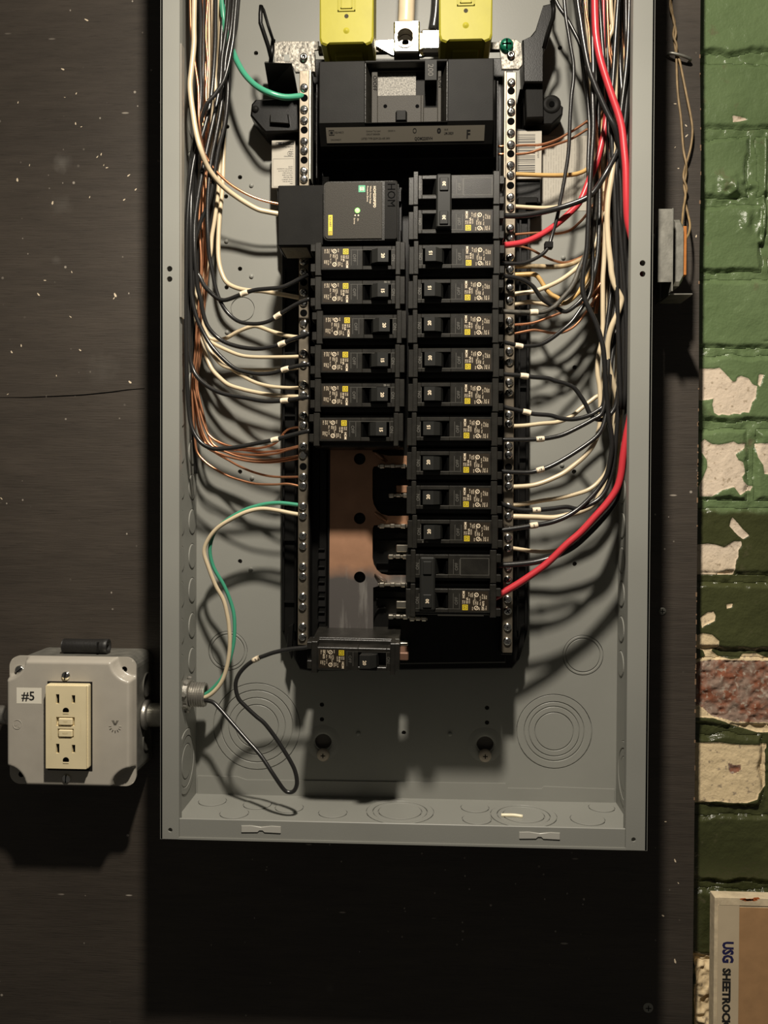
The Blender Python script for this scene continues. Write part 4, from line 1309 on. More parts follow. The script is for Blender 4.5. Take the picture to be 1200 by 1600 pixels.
def label_mesh(bright=True):
    mb = MB()
    D = 60.06
    x0 = 6.6; z0 = -7.3
    mb.box(x0, x0 + 20, 59.5, D, z0, z0 + 14.6, 0)
    D += .05

    def T(s, u, v, h, m=1, al='l', bold=0.0):
        mb.text(s, x0 + v - h / 2, z0 + u, D, h, 90, m, al, bold, 0.95)
    for o_, w in ((0, .55), (.95, .45)):
        mb.frame(x0 + .9 + o_, x0 + 4.9 - o_, z0 + .6 + o_, z0 + 4.6 - o_, w, D, 2)
    mb.rect(x0 + 2.9, x0 + 3.3, z0 + 2.0, z0 + 3.2, D, 2)
    T('HOM', 9.4, 2.6, 1.75, 1, 'l', .02)
    T('TYPE', 5.2, 1.7, .95); T('TIPO', 5.2, 3.0, .95)
    T('10 kA', 5.2, 5.0, 1.5, 1, 'l', .015)
    T('120/240', 5.2, 6.5, .95); T('UL 489', 10.8, 6.0, .8); T('SWD', 10.2, 7.6, .95); T('HACR', 10.2, 8.8, .95)
    mb.ring(x0 + 11.2, z0 + 2.3, 1.15, 1.6, D, 1, 18); mb.quad([(x0 + 10.6, D, z0 + 1.7), (x0 + 10.9, D, z0 + 1.5), (x0 + 11.9, D, z0 + 2.9), (x0 + 11.6, D, z0 + 3.1)], 1)
    mb.ring(x0 + 11.2, z0 + 12.0, 1.1, 1.6, D, 1, 18); T('C', 11.3, 11.3, 1.5, 1, 'l', .02)
    T('ISSUE', .5, 8.8, .8); T('LISTED', 4.4, 9.7, .95); T('CIRC.', 4.6, 11.2, 1.0); T('BKR.', 4.6, 12.5, 1.0)
    T('60/75C', 7.9, 10.4, .8)
    T('40C', .6, 13.8, .95); T('Wire', 4.2, 14.6, .95); T('No.14-8', 7.6, 14.4, .8)
    T('DP-4075' if bright else 'Al-Cu', .6, 17.0, 1.45 if bright else 1.0, 1, 'l', .015)
    T('Torque', .6, 15.6, .85); T('36lb-in', .6, 18.7, .9)
    T('1P 120', 8.8, 16.2, 1.0); T('240V~', 8.8, 17.6, 1.0); T('50/60', 8.8, 18.9, .9)
    return mb


class Kit:
    pass


KIT = Kit()
KIT.label = {}


def body_mesh(n_poles=1):
    mb = MB()
    for k in range(n_poles):
        z = -25.4 * k
        mb.box(-34, 33, 6, 45, z - 12.4, z + 12.4, 0, .4)
        mb.box(-33, 30, 45, 48, z - 11.8, z + 11.8, 0, .4)
        # raised face: four bars round the handle slot
        sx0, sx1 = -24.5, -3.2
        t, b = 8.9, -8.7
        mb.box(-27.5, sx0, 45, 60, z + b, z + t, 0, .45); mb.box(sx1, 28.0, 45, 60, z + b, z + t, 0, .45)
        mb.box(sx0 - .3, sx1 + .3, 45, 60, z + 5.8, z + t, 0, .45); mb.box(sx0 - .3, sx1 + .3, 45, 60, z + b, z - 5.8, 0, .45)
        # shoulders at both ends
        mb.box(-34.5, -27.4, 44, 57.6, z - 12.2, z + 8.4, 0, .4); mb.box(-31, -27.4, 44, 58.6, z - 12.4, z + 12.3, 0, .4)
        mb.box(27.8, 32.6, 44, 57.8, z - 12.4, z + 12.3, 0, .4)
        mb.box(32.4, 36.2, 40, 56.4, z + 3.0, z + 9.2, 0, .4); mb.box(32.4, 36.2, 40, 56.4, z - 11.6, z - 6.0, 0, .4)
        mb.box(30, 34, 20, 42, z - 9, z + 9, 0, .4)
    return mb


def slot_mesh():
    mb = MB().box(-24.5, -3.2, 45, 47, -5.8, 5.8)
    mb.hull([(-3.6, 47, -5.5), (-3.6, 47, 5.5), (-9.5, 47, 5.5), (-9.5, 47, -5.5)], [(-3.4, 58.6, -5.5), (-3.4, 58.6, 5.5), (-4.6, 58.6, 5.5), (-4.6, 58.6, -5.5)])
    return mb


def toggle_mesh(x):
    """x: where the number tile sits; the lever leans towards it"""
    mb = MB()
    piv = -13
    mb.hull([(piv - 5, 47, -5.2), (piv + 5, 47, -5.2), (piv + 5, 47, 5.2), (piv - 5, 47, 5.2)],
            [(x - 3.9, 67.0, -5.0), (x + 3.9, 67.4, -5.0), (x + 3.9, 67.4, 5.0), (x - 3.9, 67.0, 5.0)])
    s = 1 if x < piv else -1
    mb.hull([(x + s * 3.9, 67.2, -5.0), (x + s * 3.9, 67.2, 5.0), (x + s * 3.9, 58, 5.0), (x + s * 3.9, 58, -5.0)],
            [(x + s * 8.4, 63.6, -4.8), (x + s * 8.4, 63.6, 4.8), (x + s * 10.2, 57, 4.8), (x + s * 10.2, 57, -4.8)])
    return mb


ON, OFF = -18.6, -8.6
PROTO = {}


def faint_text():
    mb = MB()
    for s, x in (('ON', -26.2), ('OFF', 2.8)):
        mb.text(s, x + .1, 0, 60.06, 2.4, 90, 0, 'c')
    for x in (-24.7, .6, 5.2):
        mb.rect(x, x + .22, -5.5, 5.5, 60.05)
    mb.rect(-27.2, 6.0, -5.95, -5.75, 60.05)
    return mb


def make_breaker(kind, amp, flip, off=False, date=False):
    """one breaker with its parts, at the origin; flip turns it for the left column"""
    key = (kind, amp, off, date)
    if key in PROTO:
        r = dup(PROTO[key])
    else:
        r = thing('circuit_breaker' if kind == 'single' else 'double_breaker', (0, 0, 0))
        PROTO[key] = r
        if 'faint' not in KIT.__dict__:
            KIT.body1 = body_mesh(1).build('body', 'breaker_black', r, (0, 0, 0)); KIT.slot = slot_mesh().build('handle_slot', 'hole', r, (0, 0, 0))
            KIT.faint = faint_text().build('moulded_lettering', 'print_grey', r, (0, 0, 0)); KIT.label1 = label_mesh(False).build('rating_label', ['label_brown', 'print_white', 'logo_yellow'], r, (0, 0, 0))
            KIT.label2 = label_mesh(True).build('rating_label', ['label_brown', 'print_white', 'logo_yellow'], r, (0, 0, 0))
            KIT.body2 = body_mesh(2).build('body', 'breaker_black', r, (0, 0, 0))
            for o in (KIT.body1, KIT.slot, KIT.faint, KIT.label1, KIT.label2, KIT.body2): o.parent = None; C.objects.unlink(o)

        def use(o, z=0):
            c = o.copy(); C.objects.link(c); c.parent = r; c.location = (0, 0, z * MM); return c
        if kind == 'single':
            use(KIT.body1); use(KIT.slot); use(KIT.faint); use(KIT.label2 if date == 'dp' else KIT.label1)
            x = OFF if off else ON
            tg = toggle_mesh(x).build('toggle', 'toggle_black', r, (0, 0, 0))
            MB().text(amp, x, .6, 67.35, 2.5, 90, 0, 'c', .03).build('amp_number', 'print_white', tg, (0, 0, 0))
            if date == 'code':
                MB().text('11 02', -23.5, -7.3, 60.06, 1.4, 0, 0, 'l').build('date_code', 'print_faint', r, (0, 0, 0))
        else:
            use(KIT.body2)
            for k in (0, 1): use(KIT.slot, -25.4 * k); use(KIT.faint, -25.4 * k)
            use(KIT.label2 if kind == 'low' else KIT.label1, -25.4)
            x = OFF if off else ON
            mb = MB()
            for k in (0, 1):
                z = -25.4 * k
                mb.hull([(-18, 47, z - 5.2), (-8, 47, z - 5.2), (-8, 47, z + 5.2), (-18, 47, z + 5.2)], [(x - 4.6, 66, z - 5.4), (x + 4.6, 66, z - 5.4), (x + 4.6, 66, z + 5.4), (x - 4.6, 66, z + 5.4)])
            mb.box(x - 5.6, x + 5.6, 61, 67, -32, 7.4, 0, 1.2)
            tg = mb.build('tied_handle', 'toggle_black', r, (0, 0, 0))
            for k in (0, 1):
                z = -25.4 * k + (-.5 if k == 0 else .5)
                MB().box(x - 3.2, x + 3.2, 66.5, 68.0, z - 4.9, z + 4.9, 0, .5).build('number_tile', 'toggle_black', tg, (0, 0, 0))
                if not (kind == 'low' and k == 0):
                    MB().text(amp, x, z, 68.08, 2.4, 90, 0, 'c', .03).build('amp_number', 'print_white', tg, (0, 0, 0))
            mb = MB().frame(5.8, 27.0, -6.2, 6.4, .25, 60.06)
            mb.build('blank_panel', 'print_grey', r, (0, 0, 0))
    return r


ZK = lambda k: 436.2 - 25.4 * k
ords = ['top', 'second', 'third', 'fourth', 'fifth', 'sixth', 'seventh', 'eighth', 'bottom']
ROT = (0, PI, 0)
for k, amp in enumerate(['20', '15', '20', '15', '20', '15']):
    o = make_breaker('single', amp, True, date='code' if k in (1, 4) else False)
    place = ['just below the surge protector', 'second below the surge protector', 'third below the surge protector', 'fourth below the surge protector', 'second from its foot', 'just above the bare copper bar'][k]
    tag(o, 'black %s amp breaker in the left column, %s' % (amp, place), 'circuit breaker', 'single breakers of the left column')
    o.location = ((-33.2 + (1.2 if k in (2,) else -.8 if k == 5 else 0)) * MM, -36 * MM, ZK(k) * MM); o.rotation_euler = ROT
for k, amp in enumerate(['15', '15', '20', '20', '20', '15', '20', '20', '20']):
    o = make_breaker('single', amp, False, date='code' if k == 8 else False)
    if k == 0: place = 'just below the upper double breaker'
    elif k == 8: place = 'just above the lower double breaker'
    else: place = '%s of nine single ones from the top' % ords[k]
    tag(o, 'black %s amp breaker in the right column, %s' % (amp, place), 'circuit breaker', 'single breakers of the right column')
    o.location = ((38.2 + random.uniform(-.5, .5)) * MM, -36 * MM, (ZK(k) + .3) * MM); o.rotation_euler = (0, 0, 0)
o = make_breaker('up', '30', False, off=True)
tag(o, 'black double breaker with tied handle marked 30 twice, at the head of the right column', 'circuit breaker', 'double breakers of the right column')
o.location = (38.2 * MM, -36 * MM, (ZK(-2) + .6) * MM)
o = make_breaker('low', '30', False)
tag(o, 'black double breaker with one 30 on its handle, at the foot of the right column', 'circuit breaker', 'double breakers of the right column')
o.location = (37.6 * MM, -36 * MM, ZK(9) * MM)
o = make_breaker('single', '20', True, off=True, date='dp')
o.name = 'circuit_breaker'
MB().box(-41, -34, 30, 50, -3.2, 3.2, 0, .8).build('stab_jaw', 'dull_copper', o, (0, 0, 0))
mb = MB().box(-40, -33.8, 14, 20, -3, -.6, 0, .4); mb.build('jaw_clip', 'tin', o, (0, 0, 0))
tag(o, 'loose black 20 amp breaker hanging tilted below the bare copper bar', 'circuit breaker')
p = at(553, 1030, 88)
RX = math.radians(5)
c = Vector((p[0], -88, p[2])) * MM
import mathutils
R_ = Matrix.Rotation(RX, 4, 'X') @ Matrix.Rotation(PI, 4, 'Y') @ Matrix.Rotation(math.radians(.6), 4, 'Y')
o.rotation_euler = R_.to_euler()
o.location = c - (R_ @ Vector((0, -60 * MM, 0)))
# ------------------------------------------------------------------ wires
def path_of(pts, dl):
    """pixels of the photograph to points at their own depth; dl lists (share of the length, depth)"""
    s = [0.0]
    for a, b in zip(pts, pts[1:]): s.append(s[-1] + math.hypot(a[0] - b[0], a[1] - b[1]))
    out = []
    for p, l in zip(pts, s):
        D = p[2] if len(p) > 2 else float(np.interp(l / s[-1], [q[0] for q in dl], [q[1] for q in dl]))
        out.append(at(p[0], p[1], D))
    return smooth_path(out, 5)


def wire(col, r, pts, dl, label, mark=None, group=None, name=None, cat='wire', tip=0):
    P = path_of(pts, dl)
    if pts[0][1] <= -20:      # carried on upwards, out of the frame, to the head of the enclosure
        t0 = Vector(P[0]) - Vector(P[1])
        k = (790 - P[0][2]) / max(t0.z, 1e-3)
        P = smooth_path([(P[0][0] + 4 * math.sin(i + P[0][0]) * i / 3 + t0.x * min(k, 6) * i / 3, P[0][1], P[0][2] + (790 - P[0][2]) * i / 3) for i in (3, 2, 1)] + [P[0]], 3)[:-1] + P
    nm = name or {'copper': 'bare_copper_wire'}.get(col, 'insulated_wire')
    base = P[0]
    mb = MB().tube(P, r, 8 if r > 1.3 else 6)
    o = tag(mb.build(nm, {'black': 'ins_black', 'white': 'ins_white', 'tan': 'ins_tan', 'red': 'ins_red', 'green': 'ins_green', 'copper': 'copper', 'dusty': 'ins_dusty'}[col], None, base), label, cat, group)
    if tip:      # the stripped copper end that enters its terminal
        e = [Vector(q) for q in P[-4:]]
        d = (e[-1] - e[-2]).normalized()
        MB().tube([tuple(e[-1] - d * 1.0), tuple(e[-1] + d * tip)], r * .55, 6).build('bare_end', 'copper', o)
    if mark:
        q = at(mark[0], mark[1], 40)
        dists = []
        for p in P:
            # compare in the plane of the wall at the depth of the wire
            w = at(mark[0], mark[1], p[1]); dists.append((w[0] - p[0]) ** 2 + (w[2] - p[2]) ** 2)
        i = int(np.argmin(dists))
        acc, lo, hi = 0, i, i
        while acc < 2.9 and lo > 0: acc += (Vector(P[lo]) - Vector(P[lo - 1])).length; lo -= 1
        acc = 0
        while acc < 2.9 and hi < len(P) - 1: acc += (Vector(P[hi]) - Vector(P[hi + 1])).length; hi += 1
        seg = P[lo:hi + 1]
        # trim the run to about 6.5 mm
        c = Vector(P[i]); d = (Vector(P[hi]) - Vector(P[lo])).normalized(); hl = 3.1
        MB().tube([tuple(c - d * hl), tuple(c - d * hl * .4), tuple(c + d * hl * .4), tuple(c + d * hl)], [r * 1.22, r * 1.32, r * 1.3, r * 1.2], 9).build('wire_marker', 'print_white', o)
        if mark[2]:
            ang = math.degrees(math.atan2(d.z, d.x))
            if ang > 90: ang -= 180
            if ang < -90: ang += 180
            MB().text(mark[2], c.x, c.z, c.y + r * 1.36, 1.9, ang, 0, 'c', .02).build('marker_number', 'print_black', o)
    return o


BUN = [(0, 50), (.5, 50), (.8, 60), (1, 68)]
gl = 'black wires of the left column'
wire('black', 1.75, [(374, -20), (368, 45), (360, 75), (356, 110), (356, 150), (351, 195), (341, 235), (333, 285), (326, 318), (314, 345), (305, 375), (301, 400), (305, 420), (313, 434), (319, 446), (328, 456), (340, 466), (350, 469), (362, 466), (382, 458), (400, 453), (420, 451), (440, 449), (455, 443), (468, 436), (482, 428)],
     [(0, 52), (.5, 50), (.7, 48), (.85, 60), (1, 70)], 'black wire running to the first breaker below the surge protector', (382, 458, ''), gl)
wire('black', 1.6, [(367, -20), (361, 45), (353, 90), (350, 130), (345, 170), (337, 215), (330, 250), (326, 290), (324, 330), (325, 370), (327, 400), (331, 420), (337, 450), (345, 472), (357, 490), (375, 503), (400, 506), (420, 502), (434, 493), (455, 480), (468, 473), (484, 467)],
     [(0, 46), (.6, 56), (.8, 52), (.92, 62), (1, 70)], 'slim black wire sweeping to the second breaker of the left column', (434, 492, ''), gl)
wire('black', 1.75, [(359, -20), (354, 40), (347, 90), (344, 130), (335, 180), (325, 225), (316, 270), (309, 310), (304, 350), (304, 390), (306, 420), (309, 450), (314, 470), (318, 492), (326, 512), (345, 531), (370, 541), (400, 545), (425, 542), (441, 537), (455, 531), (470, 526), (484, 521)],
     [(0, 40), (.6, 58), (.8, 50), (.92, 62), (1, 70)], 'black wire running to the third breaker of the left column', (441, 537, ''), gl)
wire('black', 1.7, [(312, -20), (314, 40), (313, 90), (314, 140), (311, 185), (305, 215), (301, 260), (299, 300), (298, 350), (298, 400), (299, 440), (300, 465), (307, 495), (318, 520), (330, 540), (348, 560), (370, 577), (400, 584), (425, 583), (446, 577), (465, 572), (484, 569)],
     [(0, 40), (.5, 60), (.75, 56), (.92, 62), (1, 70)], 'black wire running to the fourth breaker of the left column', (446, 577, ''), gl)
wire('black', 1.75, [(318, -20), (318, 60), (317, 120), (312, 190), (300, 240), (296, 290), (294, 340), (294, 400), (295, 450), (295, 500), (296, 550), (301, 575), (311, 592), (330, 607), (352, 616), (385, 622), (415, 627), (445, 626), (465, 623), (484, 620)],
     [(0, 34), (.5, 50), (.75, 50), (.92, 62), (1, 70)], 'black wire running to the fifth breaker of the left column', (444, 626, ''), gl)
wire('black', 1.75, [(337, -20), (336, 70), (330, 150), (318, 205), (304, 245), (296, 300), (292, 360), (291, 430), (290, 480), (291, 540), (292, 590), (295, 640), (299, 665), (306, 681), (317, 694), (333, 701), (350, 701), (375, 698), (400, 693), (430, 687), (455, 680), (470, 676), (484, 673)],
     [(0, 44), (.4, 62), (.75, 56), (.92, 62), (1, 70)], 'lowest black wire of the left bundle, running to the foot breaker of the left column', (430, 687, ''), gl)
wire('black', 1.7, [(350, -20), (346, 60), (342, 120), (333, 190), (322, 250), (314, 310), (307, 350), (303, 400), (302, 450), (299, 500), (298, 560), (299, 610), (301, 660), (305, 700), (306, 740)], [(0, 30), (.6, 30), (1, 14)],
     'short black wire ending free low beside the left side wall', None, gl)
wire('black', 1.7, [(371, -20), (366, 40), (363, 70), (352, 120), (338, 145), (322, 165), (312, 200), (308, 250), (306, 300), (307, 350), (309, 400), (310, 440), (312, 470), (316, 500), (322, 520)], [(0, 60), (.35, 64), (.6, 44), (1, 20)],
     'black wire slanting across the others near the top of the left bundle', None, gl)

gw = 'white wires on the left side'
wire('white', 2.1, [(304, -20), (303, 40), (303, 70), (299, 110), (297, 130), (298, 150), (302, 180), (306, 205), (313, 232), (325, 262), (345, 288), (370, 308), (400, 326), (418, 331), (440, 335)],
     [(0, 62), (.6, 66), (.85, 40), (1, 34)], 'thick cream wire curving into the side of the surge protector', None, gw)
wire('copper', 1.05, [(297, -20), (298, 40), (301, 70), (305, 102), (310, 140), (311, 190), (317, 232), (326, 252), (340, 270), (360, 288), (385, 303), (410, 313), (442, 320)],
     [(0, 58), (.5, 62), (.85, 42), (1, 36)], 'bare copper wire curving into the side of the surge protector above the cream wire', None, 'bare wires on the left side')
wire('white', 1.9, [(349, -20), (344, 60), (345, 130), (349, 200), (349, 250), (347, 300), (343, 340), (341, 380), (342, 408), (347, 428), (355, 442), (370, 450), (390, 454), (410, 455), (440, 460), (472, 466)],
     [(0, 22), (.6, 30), (.8, 34), (1, 52)], 'cream wire bending to the neutral bar level with the second left breaker', None, gw, tip=3)
wire('white', 1.7, [(341, -20), (337, 60), (336, 120), (340, 180), (343, 240), (341, 300), (336, 340), (331, 370), (329, 395), (322, 420), (316, 450), (313, 480), (317, 505), (326, 526), (338, 531), (352, 529), (372, 518), (390, 511), (403, 510), (425, 518), (450, 525), (472, 528)],
     [(0, 32), (.6, 34), (.8, 30), (1, 52)], 'cream wire with a humped bend ending at the third left breaker', None, gw, tip=3)
wire('white', 1.55, [(332, -20), (333, 80), (331, 150), (329, 230), (326, 290), (324, 340), (318, 390), (312, 430), (311, 470), (315, 505), (323, 525), (333, 536), (350, 545), (375, 555), (400, 558), (440, 558), (472, 557)],
     [(0, 38), (.6, 28), (.8, 30), (1, 52)], 'slim cream wire meeting the neutral bar beside the fourth left breaker', None, gw, tip=3)
wire('white', 1.55, [(327, -20), (327, 80), (326, 150), (324, 230), (322, 290), (319, 340), (314, 390), (308, 430), (308, 480), (317, 520), (327, 545), (337, 560), (350, 572), (371, 577), (400, 578), (440, 577), (472, 574)],
     [(0, 30), (.6, 26), (.8, 34), (1, 52)], 'slim cream wire just under the fourth left black wire', None, gw, tip=3)
wire('white', 1.5, [(334, -20), (335, 90), (330, 170), (327, 250), (322, 320), (316, 380), (311, 430), (310, 490), (322, 528), (335, 550), (350, 568), (364, 578), (380, 588), (400, 598), (425, 604), (450, 606), (472, 606)],
     [(0, 26), (.6, 22), (.8, 30), (1, 52)], 'cream wire crossing below the fourth left black wire to the neutral bar', None, gw, tip=3)
wire('white', 1.75, [(347, -20), (341, 90), (337, 170), (330, 250), (322, 320), (314, 400), (307, 450), (306, 500), (315, 535), (322, 556), (330, 575), (341, 588), (357, 601), (378, 608), (400, 613), (430, 618), (472, 620)],
     [(0, 20), (.6, 22), (.8, 34), (1, 52)], 'cream wire next above the fifth left black wire', None, gw, tip=3)

gc = 'bare wires on the left side'
top_c = [(322, -20), (321, 50), (323, 100), (322, 150), (322, 200), (321, 250), (319, 300), (318, 350), (320, 400), (318, 450), (313, 500), (308, 550)]


def cop(dx, wob, D, tail, label):
    D -= 8
    rng = random.Random(int(dx * 10) + 50)
    pts = [(x + dx * (1.0 if y < 420 else .75) + rng.uniform(-wob, wob), y) for x, y in top_c] + tail
    wire('copper', 1.0, pts, [(0, D), (.6, D), (.85, D + 6), (1, 52)], label, None, gc)


cop(0, 2, 40, [(306, 600), (312, 640), (322, 672), (331, 684), (345, 692), (360, 697), (380, 700), (405, 700), (425, 695), (436, 687), (445, 675), (456, 669), (474, 667)], 'bare copper wire looping up to the bar beside the foot breaker of the left column')
cop(3, 2, 36, [(306, 600), (311, 650), (317, 680), (328, 697), (345, 704), (365, 708), (400, 711), (430, 709), (450, 703), (474, 697)], 'bare copper wire next below the looping copper one on the left')
cop(-3, 2, 42, [(303, 600), (307, 655), (316, 685), (330, 702), (352, 712), (375, 718), (400, 722), (430, 722), (474, 715)], 'bare copper wire third from the bottom of the left copper fan')
cop(5, 2, 32, [(305, 600), (308, 660), (320, 695), (338, 708), (357, 719), (375, 729), (400, 739), (430, 745), (474, 745)], 'bare copper wire second from the bottom of the left copper fan')
cop(-6, 1.5, 46, [(300, 600), (302, 650), (305, 690), (309, 708), (320, 721), (335, 732), (355, 743), (375, 750), (400, 756), (430, 757), (450, 756), (474, 761)], 'lowest bare copper wire of the left copper fan')
cop(7, 2, 34, [(308, 600), (317, 645), (324, 675), (330, 690), (340, 699), (356, 702), (380, 703), (410, 706), (440, 703), (474, 695)], 'bare copper wire bunched tightly behind the lowest black wire on the left')
cop(2, 3, 48, [(303, 600), (309, 640), (315, 668), (323, 688), (334, 699), (350, 705), (375, 714), (410, 719), (440, 717), (474, 711)], 'bare copper wire in front of the others in the left copper fan')

wire('green', 2.4, [(345, -20), (348, 15), (351, 40), (356, 60), (363, 78), (371, 97), (383, 117), (400, 134), (420, 145), (445, 152), (474, 150)], [(0, 30), (.25, 30), (.5, 48), (.8, 64), (1, 54)],
     'thick green wire curving into the head of the left neutral bar', None, None, tip=6)
wire('green', 1.6, [(474, 790), (440, 786), (418, 787), (400, 791), (382, 797), (360, 809), (340, 825), (331, 842), (328, 862), (334, 887), (350, 915), (361, 942), (366, 965), (366, 997), (361, 1024), (352, 1050), (338, 1070), (322, 1084), (306, 1089)], [(0, 52), (.3, 44), (.6, 34), (1, 34)],
     'thin green wire from the left neutral bar down to the conduit bushing', None, None)
wire('white', 1.75, [(474, 805), (455, 802), (430, 797), (408, 795), (385, 800), (360, 812), (340, 825), (326, 842), (319, 862), (326, 887), (337, 915), (349, 937), (355, 960), (358, 980), (359, 1010), (355, 1040), (347, 1064), (335, 1080), (322, 1089), (306, 1092)], [(0, 52), (.3, 48), (.6, 40), (1, 35)],
     'cream wire running beside the thin green one down to the conduit bushing', None, None)
wire('black', 1.7, [(490, 1009), (475, 1012), (455, 1014), (430, 1019), (415, 1024), (400, 1030), (385, 1040), (373, 1054), (368, 1070), (372, 1090), (383, 1103), (400, 1119), (413, 1130), (428, 1149), (440, 1167), (453, 1188), (461, 1205), (464, 1223), (460, 1235), (452, 1238), (443, 1233), (427, 1210), (407, 1180), (383, 1153), (363, 1130), (343, 1107), (330, 1096), (306, 1093)],
     [(0, 62), (.2, 58), (.5, 60), (.7, 62), (1, 35)], 'long black wire looping from the loose breaker to the conduit bushing', (401, 1029, '5'), None)

for xs_, D, lab in (((371, 365, 360, 358, 354, 346, 337, 330, 322, 315, 309, 305), 34, 'black wire buried at the right edge of the left bundle near the top'), ((362, 357, 354, 352, 346, 337, 328, 320, 313, 308, 304, 301), 26, 'black wire buried behind the pale wires of the left bundle'),
                    ((354, 350, 350, 346, 340, 330, 322, 314, 309, 305, 302, 300), 22, 'black wire lying deepest against the back sheet in the left bundle')):
    wire('black', 1.7, list(zip(xs_, (-20, 45, 90, 130, 180, 230, 280, 330, 380, 430, 500, 570))), [(0, D), (1, D - 6)], lab, None, gl)
# right side
gr, gwr, gcr = 'black wires of the right bundle', 'white wires of the right bundle', 'bare wires of the right bundle'
wire('red', 2.75, [(929, -20), (930, 30), (932, 60), (938, 92), (947, 122), (957, 152), (966, 178), (972, 202), (975, 230), (978, 265), (979, 310), (981, 345), (988, 375), (996, 410), (1001, 460), (1003, 520), (999, 570), (991, 610), (985, 650), (979, 680), (974, 710), (970, 742), (963, 765), (948, 787), (930, 807), (907, 832), (885, 851), (855, 880), (825, 902), (800, 918), (772, 934)],
     [(0, 80), (.2, 82), (.3, 84), (.38, 80), (.55, 80), (.75, 74), (1, 68)], 'long red wire down the right bundle, ending at the foot double breaker', None, 'red wires of the right bundle')
wire('red', 2.5, [(943, -20), (944, 60), (948, 110), (950, 150), (946, 195), (940, 225), (932, 255), (922, 278), (908, 312), (893, 330), (870, 350), (845, 367), (820, 378), (800, 382), (780, 384)], [(0, 50), (.5, 50), (.8, 58), (1, 70)],
     'red wire slanting to the head double breaker of the right column', None, 'red wires of the right bundle')
wire('black', 2.2, [(902, -20), (903, 5), (907, 31), (912, 65), (920, 106), (930, 134), (940, 157), (951, 181), (960, 198), (966, 218), (970, 240), (975, 280), (977, 340), (976, 400), (976, 470), (974, 540), (972, 600), (966, 660), (962, 700), (958, 730)], [(0, 76), (.3, 78), (.4, 66), (1, 40)],
     'glossy black wire slanting across the right bundle and under the long red wire', None, gr)
wire('black', 2.2, [(985, -20), (982, 100), (979, 160), (974, 205), (965, 234), (957, 252), (946, 272), (931, 296), (920, 307), (901, 316), (870, 326), (840, 333), (812, 337), (780, 337)], [(0, 55), (.3, 60), (.6, 72), (.8, 66), (1, 70)],
     'thick black wire running to the head double breaker above the red one', None, gr)
w_ = wire('black', 1.45, [(880, -20), (884, 25), (888, 50), (892, 75), (896, 100), (896, 125), (893, 150), (891, 180), (890, 205), (888, 240), (882, 280), (876, 312), (870, 342), (863, 366), (858, 383), (851, 394), (840, 402), (825, 409), (810, 412), (780, 411)], [(0, 66), (.8, 60), (1, 70)],
          'lone slim black wire hanging left of the right bundle, with a square splice', None, gr)
p = at(857, 384, 60)
MB().box(p[0] - 3.2, p[0] + 3.2, 57, 63.5, p[2] - 2.6, p[2] + 2.6, 0, .6).build('splice_block', 'matte_black', w_)
wire('black', 1.6, [(860, -20), (872, 8), (884, 26), (897, 50), (907, 72), (914, 105), (918, 150), (921, 200), (919, 260), (921, 320), (925, 380), (926, 420), (924, 450), (918, 468), (908, 482), (893, 503), (877, 517), (860, 530), (842, 539), (817, 541), (802, 538), (780, 533)], [(0, 40), (.6, 48), (.85, 58), (1, 70)],
     'black wire running to the fourth single breaker of the right column', (810, 538, ''), gr)
wire('black', 1.9, [(926, -20), (926, 60), (927, 110), (926, 150), (927, 200), (924, 250), (921, 300), (919, 350), (917, 390), (912, 420), (910, 448), (913, 465), (920, 482), (930, 502), (938, 525), (943, 548), (946, 590), (949, 627), (951, 652), (955, 677), (956, 698), (953, 721), (948, 742), (938, 759), (925, 775), (905, 794), (885, 807), (865, 815), (848, 819), (834, 821), (810, 825), (780, 829)], [(0, 68), (.35, 72), (.6, 72), (.8, 62), (1, 70)],
     'long black wire bowing left in front of the right bundle, to the bottom single breaker', (834, 821, '2'), gr)
wire('black', 1.7, [(935, -20), (936, 100), (935, 200), (937, 300), (935, 380), (930, 420), (922, 448), (910, 466), (897, 479), (884, 487), (873, 483), (862, 477), (847, 467), (839, 456), (832, 447), (820, 439), (805, 434), (780, 430)], [(0, 40), (.5, 44), (.8, 54), (1, 70)],
     'black wire with a deep dip running to the second single breaker of the right column', None, gr)
wire('dusty', 1.9, [(915, -20), (918, 100), (929, 200), (931, 300), (925, 370), (914, 400), (905, 420), (899, 437), (890, 453), (877, 468), (865, 480), (850, 487), (834, 488), (810, 488), (780, 486)], [(0, 34), (.5, 40), (.8, 60), (1, 70)],
     'dusty plaster-smeared wire running to the third single breaker of the right column', (834, 488, ''), gr)
wire('black', 1.8, [(955, -20), (956, 100), (957, 200), (962, 300), (966, 400), (968, 500), (967, 560), (966, 600), (964, 625), (959, 640), (949, 652), (938, 656), (928, 653), (921, 645), (915, 632), (907, 619), (897, 606), (885, 600), (867, 595), (855, 591), (830, 589), (815, 587), (780, 584)], [(0, 50), (.5, 56), (.7, 56), (.85, 62), (1, 70)],
     'black wire hooked downward, running to the fifth single breaker of the right column', (820, 588, ''), gr)
wire('black', 1.75, [(948, -20), (950, 100), (951, 200), (955, 300), (960, 400), (952, 480), (945, 540), (945, 580), (945, 612), (942, 634), (933, 642), (918, 650), (897, 655), (877, 654), (860, 649), (835, 647), (823, 644), (805, 640), (780, 634)], [(0, 60), (.5, 50), (.8, 64), (1, 70)],
     'black wire running to the sixth single breaker of the right column', (824, 644, ''), gr)
wire('black', 1.75, [(963, -20), (964, 100), (966, 200), (968, 300), (971, 400), (962, 480), (952, 540), (949, 590), (946, 622), (940, 646), (925, 656), (905, 667), (880, 679), (860, 684), (844, 686), (820, 687), (780, 687)], [(0, 44), (.5, 50), (.8, 66), (1, 70)],
     'black wire marked 44 running to the seventh single breaker of the right column', (844, 685, '44'), gr)
